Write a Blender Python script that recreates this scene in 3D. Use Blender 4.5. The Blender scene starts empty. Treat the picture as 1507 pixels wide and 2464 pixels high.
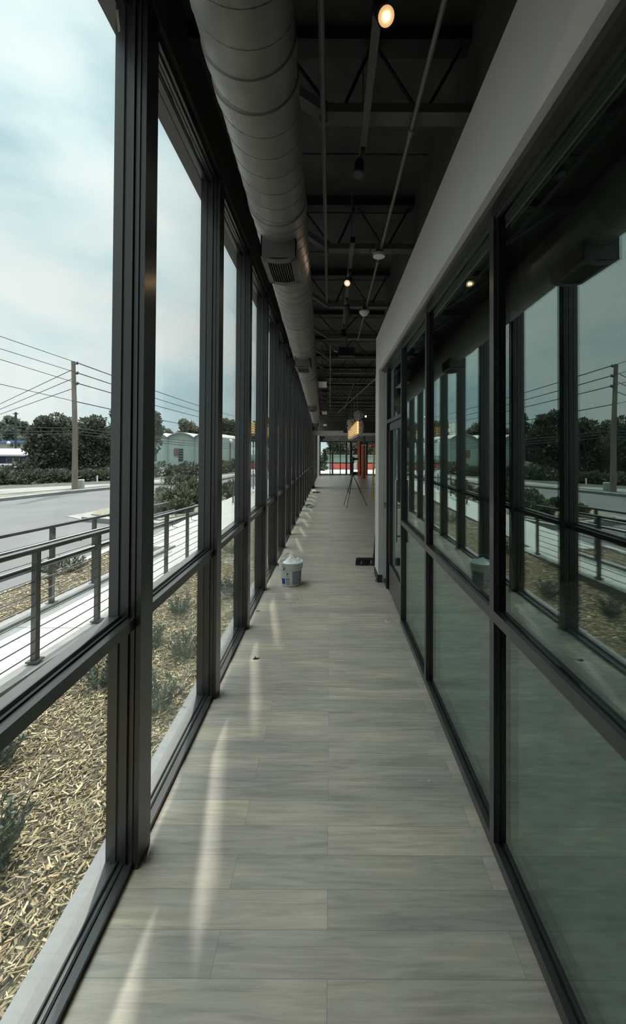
import bpy, math, random
from mathutils import Vector, Matrix
random.seed(7)
R = math.radians
W, H, F = 1507, 2464, 980.0
HC = 1.75

# ---------------------------------------------------------------- camera
cam_d = bpy.data.cameras.new('camera')
cam = bpy.data.objects.new('camera', cam_d)
bpy.context.scene.collection.objects.link(cam)
bpy.context.scene.camera = cam
CM = Matrix.Rotation(R(90 + 0.77), 3, 'X') @ Matrix.Rotation(R(0.30), 3, 'Z')
cam.matrix_world = Matrix.Translation((0, 0, HC)) @ CM.to_4x4()
cam_d.sensor_fit = 'VERTICAL'
cam_d.sensor_height = 36.0
cam_d.lens = F / H * 36.0
cam_d.clip_start = 0.02
cam_d.clip_end = 600
def raw(p):
    q = CM.transposed() @ (Vector(p) - Vector((0, 0, HC)))
    return (W/2 + F*q.x/-q.z, H/2 - F*q.y/-q.z)
_u, _v = raw((0, 1000, HC))
DU, DV = 794 - _u, 1082 - _v
cam_d.shift_x = -DU / H
cam_d.shift_y = DV / H
def ray(u, v):
    q = Vector(((u - DU - W/2)/F, -(v - DV - H/2)/F, -1))
    return CM @ q
def at(u, v, Y):                       # point of the line of sight at distance Y down the corridor
    d = ray(u, v)
    return Vector((0, 0, HC)) + d * (Y / d.y)
def gp(u, v, z):                       # point of the ground at height z
    d = ray(u, v)
    return Vector((0, 0, HC)) + d * ((z - HC) / d.z)

# ---------------------------------------------------------------- world, sun, exposure
sc = bpy.context.scene
sc.view_settings.view_transform = 'Standard'
sc.view_settings.look = 'None'
sc.view_settings.exposure = 0.13
sc.view_settings.gamma = 1.0
sc.view_settings.use_curve_mapping = False
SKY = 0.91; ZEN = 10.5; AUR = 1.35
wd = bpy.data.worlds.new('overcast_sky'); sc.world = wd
wd.use_nodes = True
nt = wd.node_tree; N = nt.nodes; L = nt.links
N.clear()
out = N.new('ShaderNodeOutputWorld'); bg = N.new('ShaderNodeBackground')
tc = N.new('ShaderNodeTexCoord'); mp = N.new('ShaderNodeMapping')
mp.inputs['Scale'].default_value = (1.0, 1.0, 1.9)
mp.inputs['Location'].default_value = (5.5, 0.3, 2.2)
nz = N.new('ShaderNodeTexNoise'); nz.inputs['Scale'].default_value = 2.3; nz.inputs['Detail'].default_value = 5; nz.inputs['Roughness'].default_value = 0.5
rp = N.new('ShaderNodeValToRGB')
rp.color_ramp.elements[0].position = 0.36; rp.color_ramp.elements[0].color = (0.53, 0.73, 0.79, 1)
rp.color_ramp.elements[1].position = 0.60; rp.color_ramp.elements[1].color = (0.93, 1.0, 0.99, 1)
e = rp.color_ramp.elements.new(0.48); e.color = (0.76, 0.92, 0.94, 1)
L.new(tc.outputs['Generated'], mp.inputs[0]); L.new(mp.outputs[0], nz.inputs['Vector'])
L.new(nz.outputs['Fac'], rp.inputs[0]); L.new(rp.outputs[0], bg.inputs[0])
# overcast dome, with brightness added overhead, above the view, to light the interior
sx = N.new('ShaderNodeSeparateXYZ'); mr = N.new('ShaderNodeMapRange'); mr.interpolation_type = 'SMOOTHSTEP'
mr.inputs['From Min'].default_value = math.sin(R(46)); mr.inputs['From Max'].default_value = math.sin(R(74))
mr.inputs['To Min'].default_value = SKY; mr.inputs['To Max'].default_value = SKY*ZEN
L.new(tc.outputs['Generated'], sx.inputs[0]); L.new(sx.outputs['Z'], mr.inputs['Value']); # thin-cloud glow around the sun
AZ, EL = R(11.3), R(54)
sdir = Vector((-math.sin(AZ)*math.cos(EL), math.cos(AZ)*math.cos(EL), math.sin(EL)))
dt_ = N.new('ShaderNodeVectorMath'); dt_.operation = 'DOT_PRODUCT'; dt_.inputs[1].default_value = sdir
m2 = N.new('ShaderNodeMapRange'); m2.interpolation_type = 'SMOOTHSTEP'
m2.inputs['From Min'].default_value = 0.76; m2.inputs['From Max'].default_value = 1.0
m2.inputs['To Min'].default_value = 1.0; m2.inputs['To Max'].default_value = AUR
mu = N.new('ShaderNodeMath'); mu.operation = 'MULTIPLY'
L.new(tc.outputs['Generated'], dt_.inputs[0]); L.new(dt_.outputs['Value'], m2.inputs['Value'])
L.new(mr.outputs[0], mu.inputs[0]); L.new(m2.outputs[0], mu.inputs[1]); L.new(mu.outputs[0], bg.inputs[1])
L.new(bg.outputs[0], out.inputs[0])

sun_d = bpy.data.lights.new('sun', 'SUN'); sun = bpy.data.objects.new('sun', sun_d)
sc.collection.objects.link(sun)
sun.rotation_euler = (sdir).to_track_quat('Z', 'Y').to_euler()
sun.location = sdir * 50
sun_d.energy = 6.8; sun_d.angle = R(1.3); sun_d.color = (1.0, 0.96, 0.88)

# ---------------------------------------------------------------- materials
def newmat(name):
    m = bpy.data.materials.new(name); m.use_nodes = True
    return m, m.node_tree, m.node_tree.nodes['Principled BSDF']
def mat(name, col, rough=0.6, metal=0.0, spec=0.5, var=0.0, scale=6.0, bump=0.0, bscale=80.0, coat=0, stretch=(1, 1, 1)):
    m, t, b = newmat(name)
    b.inputs['Roughness'].default_value = rough; b.inputs['Metallic'].default_value = metal
    b.inputs['Specular IOR Level'].default_value = spec
    b.inputs['Coat Weight'].default_value = coat; b.inputs['Coat Roughness'].default_value = 0.22; b.inputs['Coat IOR'].default_value = 1.75
    b.inputs['Base Color'].default_value = (*col, 1)
    if var or bump:
        c = t.nodes.new('ShaderNodeTexCoord'); mm = t.nodes.new('ShaderNodeMapping'); mm.inputs['Scale'].default_value = stretch
        t.links.new(c.outputs['Object'], mm.inputs[0])
    if var:
        n = t.nodes.new('ShaderNodeTexNoise'); n.inputs['Scale'].default_value = scale; n.inputs['Detail'].default_value = 6
        t.links.new(mm.outputs[0], n.inputs['Vector'])
        r = t.nodes.new('ShaderNodeValToRGB')
        r.color_ramp.elements[0].position = 0.3; r.color_ramp.elements[1].position = 0.7
        r.color_ramp.elements[0].color = (*[max(0, x*(1-var)) for x in col], 1)
        r.color_ramp.elements[1].color = (*[min(1, x*(1+var)) for x in col], 1)
        t.links.new(n.outputs['Fac'], r.inputs[0]); t.links.new(r.outputs[0], b.inputs['Base Color'])
    if bump:
        n2 = t.nodes.new('ShaderNodeTexNoise'); n2.inputs['Scale'].default_value = bscale; n2.inputs['Detail'].default_value = 4
        t.links.new(mm.outputs[0], n2.inputs['Vector'])
        bp = t.nodes.new('ShaderNodeBump'); bp.inputs['Strength'].default_value = bump; bp.inputs['Distance'].default_value = 0.01
        t.links.new(n2.outputs['Fac'], bp.inputs['Height']); t.links.new(bp.outputs[0], b.inputs['Normal'])
    return m
def emis(name, col, s):
    m, t, b = newmat(name)
    b.inputs['Base Color'].default_value = (*col, 1)
    b.inputs['Emission Color'].default_value = (*col, 1); b.inputs['Emission Strength'].default_value = s
    return m
def island(name, cols, rough=0.7, spec=0.3, transl=0.0):
    m, t, b = newmat(name)
    g = t.nodes.new('ShaderNodeNewGeometry'); r = t.nodes.new('ShaderNodeValToRGB')
    r.color_ramp.interpolation = 'LINEAR'
    while len(r.color_ramp.elements) < len(cols): r.color_ramp.elements.new(0.5)
    for i, c in enumerate(cols):
        r.color_ramp.elements[i].position = i/(len(cols)-1); r.color_ramp.elements[i].color = (*c, 1)
    t.links.new(g.outputs['Random Per Island'], r.inputs[0]); t.links.new(r.outputs[0], b.inputs['Base Color'])
    b.inputs['Roughness'].default_value = rough; b.inputs['Specular IOR Level'].default_value = spec
    if transl:
        tr = t.nodes.new('ShaderNodeBsdfTranslucent'); mx = t.nodes.new('ShaderNodeMixShader'); mx.inputs[0].default_value = transl
        t.links.new(r.outputs[0], tr.inputs[0]); t.links.new(b.outputs[0], mx.inputs[1]); t.links.new(tr.outputs[0], mx.inputs[2])
        t.links.new(mx.outputs[0], t.nodes['Material Output'].inputs[0])
    return m
def glass(name, tint, ior, rtint=(1, 1, 1)):
    m = bpy.data.materials.new(name); m.use_nodes = True; t = m.node_tree; t.nodes.clear()
    o = t.nodes.new('ShaderNodeOutputMaterial'); mx = t.nodes.new('ShaderNodeMixShader')
    tr = t.nodes.new('ShaderNodeBsdfTransparent'); gl = t.nodes.new('ShaderNodeBsdfGlossy'); fr = t.nodes.new('ShaderNodeFresnel')
    g = t.nodes.new('ShaderNodeNewGeometry'); vm = t.nodes.new('ShaderNodeVectorMath'); vm.operation = 'DOT_PRODUCT'
    ab = t.nodes.new('ShaderNodeMath'); ab.operation = 'ABSOLUTE'
    # Schlick-like reflectance that is the same on both sides of the pane
    om = t.nodes.new('ShaderNodeMath'); om.operation = 'SUBTRACT'; om.inputs[0].default_value = 1.0
    pw = t.nodes.new('ShaderNodeMath'); pw.operation = 'POWER'; pw.inputs[1].default_value = 5.0
    r0 = ((ior-1)/(ior+1))**2
    ma = t.nodes.new('ShaderNodeMath'); ma.operation = 'MULTIPLY_ADD'; ma.inputs[1].default_value = 1-r0; ma.inputs[2].default_value = r0
    t.nodes.remove(fr)
    t.links.new(g.outputs['Normal'], vm.inputs[0]); t.links.new(g.outputs['Incoming'], vm.inputs[1])
    t.links.new(vm.outputs['Value'], ab.inputs[0]); t.links.new(ab.outputs[0], om.inputs[1])
    t.links.new(om.outputs[0], pw.inputs[0]); t.links.new(pw.outputs[0], ma.inputs[0])
    t.links.new(ma.outputs[0], mx.inputs[0])
    tr.inputs[0].default_value = (*tint, 1); gl.inputs['Roughness'].default_value = 0.0; gl.inputs[0].default_value = (*rtint, 1)
    t.links.new(tr.outputs[0], mx.inputs[1]); t.links.new(gl.outputs[0], mx.inputs[2]); t.links.new(mx.outputs[0], o.inputs[0])
    return m

M = {}
M['frame'] = mat('bronze_anodised_frame', (0.024, 0.0225, 0.021), 0.42, 0.0, 0.5, coat=0.45, var=0.25, scale=14, stretch=(1, 1, 0.08))
M['gasket'] = mat('black_rubber', (0.006, 0.006, 0.006), 0.7)
M['glass'] = glass('tinted_glazing', (0.972, 0.979, 0.972), 1.48, (0.86, 1.0, 0.96))
M['glass_in'] = glass('interior_glazing', (0.88, 0.93, 0.91), 2.3, (0.84, 0.98, 0.93))
M['drywall'] = mat('painted_drywall', (0.58, 0.56, 0.54), 0.85, var=0.03, scale=3, bump=0.03, bscale=160)
M['drywall_cool'] = mat('painted_column', (0.62, 0.62, 0.61), 0.85)
M['black_paint'] = mat('black_ceiling_paint', (0.060, 0.057, 0.054), 0.75, var=0.25, scale=4)
M['black_steel'] = mat('black_painted_steel', (0.10, 0.096, 0.09), 0.6, spec=0.4)
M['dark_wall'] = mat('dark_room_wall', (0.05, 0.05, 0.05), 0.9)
M['duct'] = mat('galvanised_duct_painted', (0.25, 0.235, 0.215), 0.45, 0.4, 0.5, var=0.12, scale=7)
M['duct_black'] = mat('register_black', (0.012, 0.014, 0.014), 0.5)
M['register'] = mat('register_frame', (0.13, 0.12, 0.115), 0.5, 0.2)
M['pipe'] = mat('grey_conduit', (0.17, 0.162, 0.155), 0.45, 0.3)
M['white_plastic'] = mat('white_plastic', (0.66, 0.66, 0.64), 0.5)
M['baseboard'] = mat('charcoal_baseboard', (0.022, 0.024, 0.026), 0.6)
M['black_plastic'] = mat('black_plastic', (0.010, 0.011, 0.012), 0.5)
M['chrome'] = mat('brushed_steel', (0.35, 0.35, 0.34), 0.3, 0.9)
M['concrete'] = mat('pale_concrete', (0.29, 0.285, 0.27), 0.95, spec=0.1, var=0.06, scale=2.5, bump=0.05, bscale=60)
M['walk'] = mat('aged_sidewalk_concrete', (0.185, 0.18, 0.17), 0.95, spec=0.1, var=0.08, scale=1.5)
M['curb'] = mat('weathered_concrete', (0.17, 0.165, 0.16), 0.85, var=0.14, scale=5, bump=0.1, bscale=40)
M['ledge'] = mat('smooth_ledge_concrete', (0.15, 0.15, 0.153), 0.8, var=0.08, scale=9, bump=0.1, bscale=70)
M['asphalt'] = mat('grey_asphalt', (0.105, 0.103, 0.103), 0.95, spec=0.1, var=0.10, scale=0.6, bump=0.15, bscale=50)
M['rail'] = mat('bronze_railing_steel', (0.035, 0.034, 0.032), 0.45, 0.1, 0.6, var=0.3, scale=20, coat=0.5)
M['grass'] = mat('dry_grass', (0.095, 0.095, 0.06), 0.95, var=0.45, scale=2.2, bump=0.5, bscale=30)
M['bank'] = mat('dark_bank', (0.035, 0.033, 0.024), 0.95, var=0.5, scale=3)
M['soil'] = mat('dark_mulch_soil', (0.045, 0.034, 0.020), 0.95, var=0.5, scale=22, bump=0.6, bscale=60)
M['soil_far'] = mat('distant_wood_mulch', (0.13, 0.115, 0.085), 0.95, var=0.65, scale=26, bump=0.6, bscale=50)
M['chips'] = island('wood_chips', [(0.035, 0.023, 0.012), (0.12, 0.085, 0.045), (0.36, 0.28, 0.16), (0.085, 0.068, 0.048), (0.50, 0.41, 0.26), (0.16, 0.13, 0.085), (0.30, 0.21, 0.10)], 0.8)
M['leaf_blue'] = island('blue_green_leaves', [(0.016, 0.026, 0.020), (0.045, 0.062, 0.046), (0.12, 0.15, 0.115), (0.05, 0.065, 0.026), (0.025, 0.035, 0.024)], 0.5, 0.5, 0.15)
M['leaf_shrub'] = island('olive_leaves', [(0.030, 0.038, 0.024), (0.080, 0.092, 0.055), (0.18, 0.19, 0.125)], 0.6, 0.3, 0.2)
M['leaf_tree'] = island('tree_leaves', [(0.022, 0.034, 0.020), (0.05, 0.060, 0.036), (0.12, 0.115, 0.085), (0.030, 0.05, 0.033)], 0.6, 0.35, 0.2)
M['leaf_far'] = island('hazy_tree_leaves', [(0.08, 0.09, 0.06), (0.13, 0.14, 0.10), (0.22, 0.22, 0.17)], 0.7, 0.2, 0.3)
M['bark'] = mat('brown_bark', (0.09, 0.07, 0.055), 0.9, var=0.3, scale=10)
M['pole'] = mat('weathered_pole_wood', (0.15, 0.115, 0.092), 0.9, var=0.3, scale=8, stretch=(1, 1, 0.1))
M['wire'] = mat('dark_cable', (0.03, 0.03, 0.03), 0.6)
M['blue_wall'] = mat('navy_siding', (0.035, 0.055, 0.10), 0.8)
M['white_roof'] = mat('white_roof', (0.38, 0.38, 0.37), 0.7)
M['warehouse'] = mat('pale_green_stucco', (0.30, 0.37, 0.33), 0.9, var=0.1, scale=0.6)
M['pale_wall'] = mat('pale_stucco', (0.34, 0.325, 0.31), 0.9)
M['window_dark'] = mat('dark_window_glass', (0.03, 0.035, 0.035), 0.2)
M['rust'] = mat('faded_red_board', (0.16, 0.10, 0.085), 0.9)
M['utility'] = mat('grey_green_cabinet', (0.30, 0.34, 0.31), 0.7)
M['red'] = mat('red_barrier', (0.45, 0.085, 0.065), 0.7, var=0.15, scale=2)
M['green_panel'] = mat('dull_green_panel', (0.17, 0.24, 0.20), 0.8)
M['orange'] = mat('orange_fibreglass', (0.95, 0.23, 0.06), 0.5)
M['yellow'] = mat('yellow_fibreglass', (0.62, 0.34, 0.03), 0.5)
M['bucket'] = mat('white_bucket_plastic', (0.66, 0.66, 0.64), 0.38, spec=0.5)
M['plaster'] = mat('white_plastic_sheet', (0.80, 0.84, 0.81), 0.5, bump=0.4, bscale=30)
M['blue'] = mat('royal_blue_print', (0.01, 0.05, 0.28), 0.4)
M['print'] = mat('slate_blue_print', (0.17, 0.22, 0.30), 0.5)
M['print_light'] = mat('lilac_print', (0.36, 0.38, 0.52), 0.5)
M['ink'] = mat('black_ink', (0.02, 0.02, 0.02), 0.5)
M['paper'] = mat('white_paper', (0.75, 0.75, 0.72), 0.8)
M['leaf_dry'] = mat('dry_leaf', (0.05, 0.035, 0.02), 0.8)
M['tape'] = mat('masking_tape', (0.30, 0.29, 0.17), 0.8)
M['lamp'] = emis('lit_lamp', (1.0, 0.72, 0.38), 9.0)
M['lampdim'] = emis('lit_lamp_reflector', (1.0, 0.62, 0.30), 0.55)
M['amber'] = emis('amber_bulb', (1.0, 0.64, 0.28), 0.9)
M['exit'] = emis('exit_red', (0.75, 0.06, 0.02), 0.6)
m, t, b = newmat('plastic_wrap'); b.inputs['Base Color'].default_value = (0.5, 0.48, 0.42, 1); b.inputs['Roughness'].default_value = 0.2; b.inputs['Alpha'].default_value = 0.38; M['wrap'] = m

def floor_mat():
    m, t, b = newmat('grey_oak_plank')
    n = t.nodes; l = t.links
    c = n.new('ShaderNodeTexCoord')
    br = n.new('ShaderNodeTexBrick')
    br.offset = 0.37; br.offset_frequency = 2
    br.inputs['Scale'].default_value = 1.0
    br.inputs['Brick Width'].default_value = 1.05; br.inputs['Row Height'].default_value = 0.137
    br.inputs['Mortar Size'].default_value = 0.0009; br.inputs['Mortar Smooth'].default_value = 0.2
    br.inputs['Bias'].default_value = 0.0
    br.inputs['Color1'].default_value = (0, 0, 0, 1); br.inputs['Color2'].default_value = (1, 1, 1, 1); br.inputs['Mortar'].default_value = (0.5, 0.5, 0.5, 1)
    l.new(c.outputs['Object'], br.inputs['Vector'])
    # plank tone
    r1 = n.new('ShaderNodeValToRGB')
    r1.color_ramp.elements[0].color = (0.45, 0.41, 0.365, 1); r1.color_ramp.elements[1].color = (0.60, 0.53, 0.44, 1)
    e = r1.color_ramp.elements.new(0.5); e.color = (0.53, 0.475, 0.415, 1)
    l.new(br.outputs['Color'], r1.inputs[0])
    # grain: streaks along x, shifted per plank
    mp = n.new('ShaderNodeMapping'); mp.inputs['Scale'].default_value = (1.6, 22, 1)
    sc_ = n.new('ShaderNodeVectorMath'); sc_.operation = 'SCALE'; sc_.inputs['Scale'].default_value = 7.0
    ad = n.new('ShaderNodeVectorMath'); ad.operation = 'ADD'
    l.new(br.outputs['Color'], sc_.inputs[0]); l.new(c.outputs['Object'], mp.inputs[0])
    l.new(mp.outputs[0], ad.inputs[0]); l.new(sc_.outputs[0], ad.inputs[1])
    nz = n.new('ShaderNodeTexNoise'); nz.inputs['Scale'].default_value = 2.0; nz.inputs['Detail'].default_value = 8; nz.inputs['Roughness'].default_value = 0.62; nz.inputs['Distortion'].default_value = 0.6
    l.new(ad.outputs[0], nz.inputs['Vector'])
    mp2 = n.new('ShaderNodeMapping'); mp2.inputs['Scale'].default_value = (1.1, 5, 1)
    l.new(c.outputs['Object'], mp2.inputs[0])
    n2 = n.new('ShaderNodeTexNoise'); n2.inputs['Scale'].default_value = 1.6; n2.inputs['Detail'].default_value = 3
    l.new(mp2.outputs[0], n2.inputs['Vector'])
    r2 = n.new('ShaderNodeValToRGB'); r2.color_ramp.elements[0].position = 0.25; r2.color_ramp.elements[1].position = 0.75
    r2.color_ramp.elements[0].color = (0.64, 0.63, 0.61, 1); r2.color_ramp.elements[1].color = (1.22, 1.2, 1.14, 1)
    l.new(nz.outputs['Fac'], r2.inputs[0])
    r3 = n.new('ShaderNodeValToRGB'); r3.color_ramp.elements[0].position = 0.35; r3.color_ramp.elements[1].position = 0.68
    r3.color_ramp.elements[0].color = (0.84, 0.84, 0.86, 1); r3.color_ramp.elements[1].color = (1.12, 1.08, 1.0, 1)
    l.new(n2.outputs['Fac'], r3.inputs[0])
    mx = n.new('ShaderNodeMix'); mx.data_type = 'RGBA'; mx.blend_type = 'MULTIPLY'; mx.inputs['Factor'].default_value = 1
    l.new(r1.outputs[0], mx.inputs['A']); l.new(r2.outputs[0], mx.inputs['B'])
    mx2 = n.new('ShaderNodeMix'); mx2.data_type = 'RGBA'; mx2.blend_type = 'MULTIPLY'; mx2.inputs['Factor'].default_value = 1
    l.new(mx.outputs['Result'], mx2.inputs['A']); l.new(r3.outputs[0], mx2.inputs['B'])
    mx3 = n.new('ShaderNodeMix'); mx3.data_type = 'RGBA'; mx3.inputs['B'].default_value = (0.23, 0.21, 0.19, 1)
    l.new(br.outputs['Fac'], mx3.inputs['Factor']); l.new(mx2.outputs['Result'], mx3.inputs['A'])
    l.new(mx3.outputs['Result'], b.inputs['Base Color'])
    b.inputs['Roughness'].default_value = 0.36; b.inputs['Specular IOR Level'].default_value = 0.6
    bp = n.new('ShaderNodeBump'); bp.inputs['Strength'].default_value = 0.08; bp.inputs['Distance'].default_value = 0.004
    l.new(nz.outputs['Fac'], bp.inputs['Height']); l.new(bp.outputs[0], b.inputs['Normal'])
    return m
M['floor'] = floor_mat()
M['carpet'] = mat('woven_carpet', (0.30, 0.30, 0.295), 0.95, var=0.28, scale=26, bump=0.5, bscale=90, stretch=(0.35, 1, 1))

# ---------------------------------------------------------------- helpers
C = bpy.context.scene.collection
class MB:
    def __init__(s): s.v = []; s.f = []
    def add(s, vs, fs):
        o = len(s.v); s.v += [tuple(x) for x in vs]; s.f += [tuple(i+o for i in f) for f in fs]; return s
    def box(s, x0, x1, y0, y1, z0, z1):
        x0, x1 = sorted((x0, x1)); y0, y1 = sorted((y0, y1)); z0, z1 = sorted((z0, z1))
        return s.add([(x0, y0, z0), (x1, y0, z0), (x1, y1, z0), (x0, y1, z0), (x0, y0, z1), (x1, y0, z1), (x1, y1, z1), (x0, y1, z1)],
                     [(0, 3, 2, 1), (4, 5, 6, 7), (0, 1, 5, 4), (1, 2, 6, 5), (2, 3, 7, 6), (3, 0, 4, 7)])
    def bar(s, a, b, w, h=None, up=(0, 0, 1)):           # rectangular bar between two points
        a, b = Vector(a), Vector(b); h = h or w; d = (b-a).normalized(); upv = Vector(up)
        if abs(d.dot(upv)) > 0.98: upv = Vector((0, 1, 0))
        sx = d.cross(upv).normalized(); sz = sx.cross(d)
        vs = []
        for p in (a, b):
            for i, j in ((-1, -1), (1, -1), (1, 1), (-1, 1)): vs.append(p + sx*(i*w/2) + sz*(j*h/2))
        return s.add(vs, [(0, 1, 2, 3), (7, 6, 5, 4), (0, 4, 5, 1), (1, 5, 6, 2), (2, 6, 7, 3), (3, 7, 4, 0)])
    def tube(s, pts, r, n=10, caps=True):
        pts = [Vector(p) for p in pts]; rs = r if isinstance(r, (list, tuple)) else [r]*len(pts)
        o = len(s.v); ref = None
        for i, p in enumerate(pts):
            d = (pts[min(i+1, len(pts)-1)] - pts[max(i-1, 0)]).normalized()
            if ref is None: ref = d.orthogonal().normalized()
            ref = (ref - d*ref.dot(d)).normalized(); q = d.cross(ref)
            for k in range(n):
                a = 2*math.pi*k/n; s.v.append(tuple(p + (ref*math.cos(a)+q*math.sin(a))*rs[i]))
        for i in range(len(pts)-1):
            for k in range(n):
                k2 = (k+1) % n
                s.f.append((o+i*n+k, o+i*n+k2, o+(i+1)*n+k2, o+(i+1)*n+k))
        if caps:
            s.f.append(tuple(o+k for k in range(n))[::-1]); s.f.append(tuple(o+(len(pts)-1)*n+k for k in range(n)))
        return s
    def lathe(s, prof, c=(0, 0, 0), n=32, axis='Z'):
        o = len(s.v)
        for r, z in prof:
            for k in range(n):
                a = 2*math.pi*k/n
                p = (r*math.cos(a), r*math.sin(a), z)
                if axis == 'Y': p = (p[0], z, p[1])
                if axis == 'X': p = (z, p[0], p[1])
                s.v.append((c[0]+p[0], c[1]+p[1], c[2]+p[2]))
        for i in range(len(prof)-1):
            for k in range(n):
                k2 = (k+1) % n
                s.f.append((o+i*n+k, o+i*n+k2, o+(i+1)*n+k2, o+(i+1)*n+k))
        s.f.append(tuple(o+k for k in range(n))[::-1]); s.f.append(tuple(o+(len(prof)-1)*n+k for k in range(n)))
        return s
    def prism(s, poly, z0, z1):                            # polygon in x,y extruded in z
        n = len(poly); vs = [(p[0], p[1], z0) for p in poly] + [(p[0], p[1], z1) for p in poly]
        return s.add(vs, [tuple(range(n))[::-1], tuple(range(n, 2*n))] + [(i, (i+1) % n, n+(i+1) % n, n+i) for i in range(n)])
    def build(s, name, m, parent=None, smooth=False, bevel=0.0):
        me = bpy.data.meshes.new(name); me.from_pydata(s.v, [], s.f); me.update()
        if m: me.materials.append(m)
        o = bpy.data.objects.new(name, me); C.objects.link(o)
        if parent is not None:
            o.parent = parent; o.matrix_parent_inverse = Matrix.Translation(-parent.location)
        if smooth: me.polygons.foreach_set('use_smooth', [True]*len(me.polygons))
        import bmesh
        bm = bmesh.new(); bm.from_mesh(me); bmesh.ops.recalc_face_normals(bm, faces=bm.faces)
        if bevel: bmesh.ops.bevel(bm, geom=bm.edges[:], offset=bevel, segments=1, affect='EDGES', clamp_overlap=True)
        bm.to_mesh(me); bm.free()
        return o
def tag(o, label=None, cat=None, group=None, kind=None):
    if label: o['label'] = label
    if cat: o['category'] = cat
    if group: o['group'] = group
    if kind: o['kind'] = kind
    return o
def empty(name, loc=(0, 0, 0)):
    o = bpy.data.objects.new(name, None); o.location = loc; o.empty_display_size = 0.1; C.objects.link(o); return o
def struct(name, mb, m, **k):
    return tag(mb.build(name, m, **k), kind='structure')
def copy_tree(o, parent=None):
    c = o.copy(); C.objects.link(c)
    if parent is not None: c.parent = parent
    for ch in [x for x in bpy.data.objects if x.parent == o]: copy_tree(ch, c)
    return c
ORD = ['nearest', 'second', 'third', 'fourth', 'fifth', 'sixth', 'seventh', 'eighth', 'ninth', 'tenth', 'eleventh', 'twelfth', 'thirteenth', 'fourteenth', 'fifteenth', 'sixteenth', 'seventeenth', 'eighteenth', 'nineteenth', 'twentieth']

YE = 28.3        # far glazed wall
DECK = 4.10
# ---------------------------------------------------------------- room shell
struct('floor', MB().box(-0.90, 8.0, -2.5, YE+0.1, -0.12, 0.0), M['floor'])
cpt = struct('floor_side_room', MB().box(0.82, 6.0, -2.5, 5.42, 0.0, 0.012), M['carpet'])
struct('ceiling', MB().box(-1.0, 8.1, -2.6, YE+0.2, DECK, DECK+0.15), M['black_paint'])
rb = MB()
for i in range(38):
    y = -2.4 + i*0.80
    rb.box(-0.9, 8.0, y, y+0.015, DECK-0.010, DECK)
struct('ceiling_deck_ribs', rb, M['black_paint'])
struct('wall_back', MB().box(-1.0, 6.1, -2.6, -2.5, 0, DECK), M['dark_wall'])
struct('wall_left_above_windows', MB().box(-0.924, -0.79, -2.5, 18.7, 3.72, DECK), M['black_paint'])
struct('trim_exterior_fascia', MB().box(-0.998, -0.924, -2.6, 18.7, 3.655, 4.3), M['register'])
struct('wall_right', MB().box(0.652, 0.84, -2.5, 5.79, 2.82, 3.335).box(0.648, 0.90, 5.41, 5.79, 0.0, 2.82), M['drywall'])
struct('wall_right_upper', MB().box(0.77, 0.90, -2.5, 5.79, 3.335, DECK), M['black_paint'])
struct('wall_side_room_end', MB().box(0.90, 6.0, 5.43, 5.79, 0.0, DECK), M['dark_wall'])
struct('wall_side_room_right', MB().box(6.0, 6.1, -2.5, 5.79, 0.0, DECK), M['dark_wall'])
struct('ceiling_side_room', MB().box(0.90, 6.0, -2.5, 5.43, 3.0, 3.06), M['black_paint'])
struct('wall_hall_right', MB().box(8.0, 8.1, 5.79, YE, 0.0, DECK), M['drywall'])
struct('wall_hall_front', MB().box(6.1, 8.1, 5.69, 5.79, 0.0, DECK), M['drywall'])
struct('baseboard_right', MB().box(0.636, 0.648, 5.405, 5.79, 0, 0.10).box(0.636, 0.70, 5.398, 5.41, 0, 0.10), M['baseboard'])
# far part: white pilaster, beams, far wall
struct('wall_pilaster', MB().box(-0.925, -0.705, 18.7, 19.1, 0.05, 2.41), M['drywall_cool'])
struct('wall_pilaster_beam', MB().box(-0.925, 0.61, 18.7, 19.0, 2.41, 2.62), M['drywall_cool'])
struct('baseboard_pilaster', MB().box(-0.93, -0.69, 18.66, 19.15, 0, 0.055), M['baseboard'])
struct('wall_pilaster_upper', MB().box(-0.925, -0.72, 18.7, 19.0, 2.62, DECK), M['black_paint'])
struct('wall_left_far', MB().box(-1.05, -0.95, 19.0, 27.0, 3.72, DECK), M['black_paint'])
struct('wall_left_end', MB().box(-1.05, -0.70, 27.0, YE, 0.0, 2.75), M['drywall_cool'])
struct('trim_far_beam', MB().box(0.55, 3.6, 23.0, 23.25, 2.56, 2.70), M['drywall_cool'])
struct('wall_far_header', MB().box(-1.0, 8.0, YE-0.05, YE+0.15, 2.33, 2.78), M['pale_wall'])
struct('wall_far_upper', MB().box(-1.0, 8.0, YE-0.05, YE+0.15, 2.78, DECK), M['black_paint'])
struct('trim_floor_strip', MB().box(0.74, 3.4, 18.38, 18.43, 0.0, 0.006), M['black_plastic'])

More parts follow.
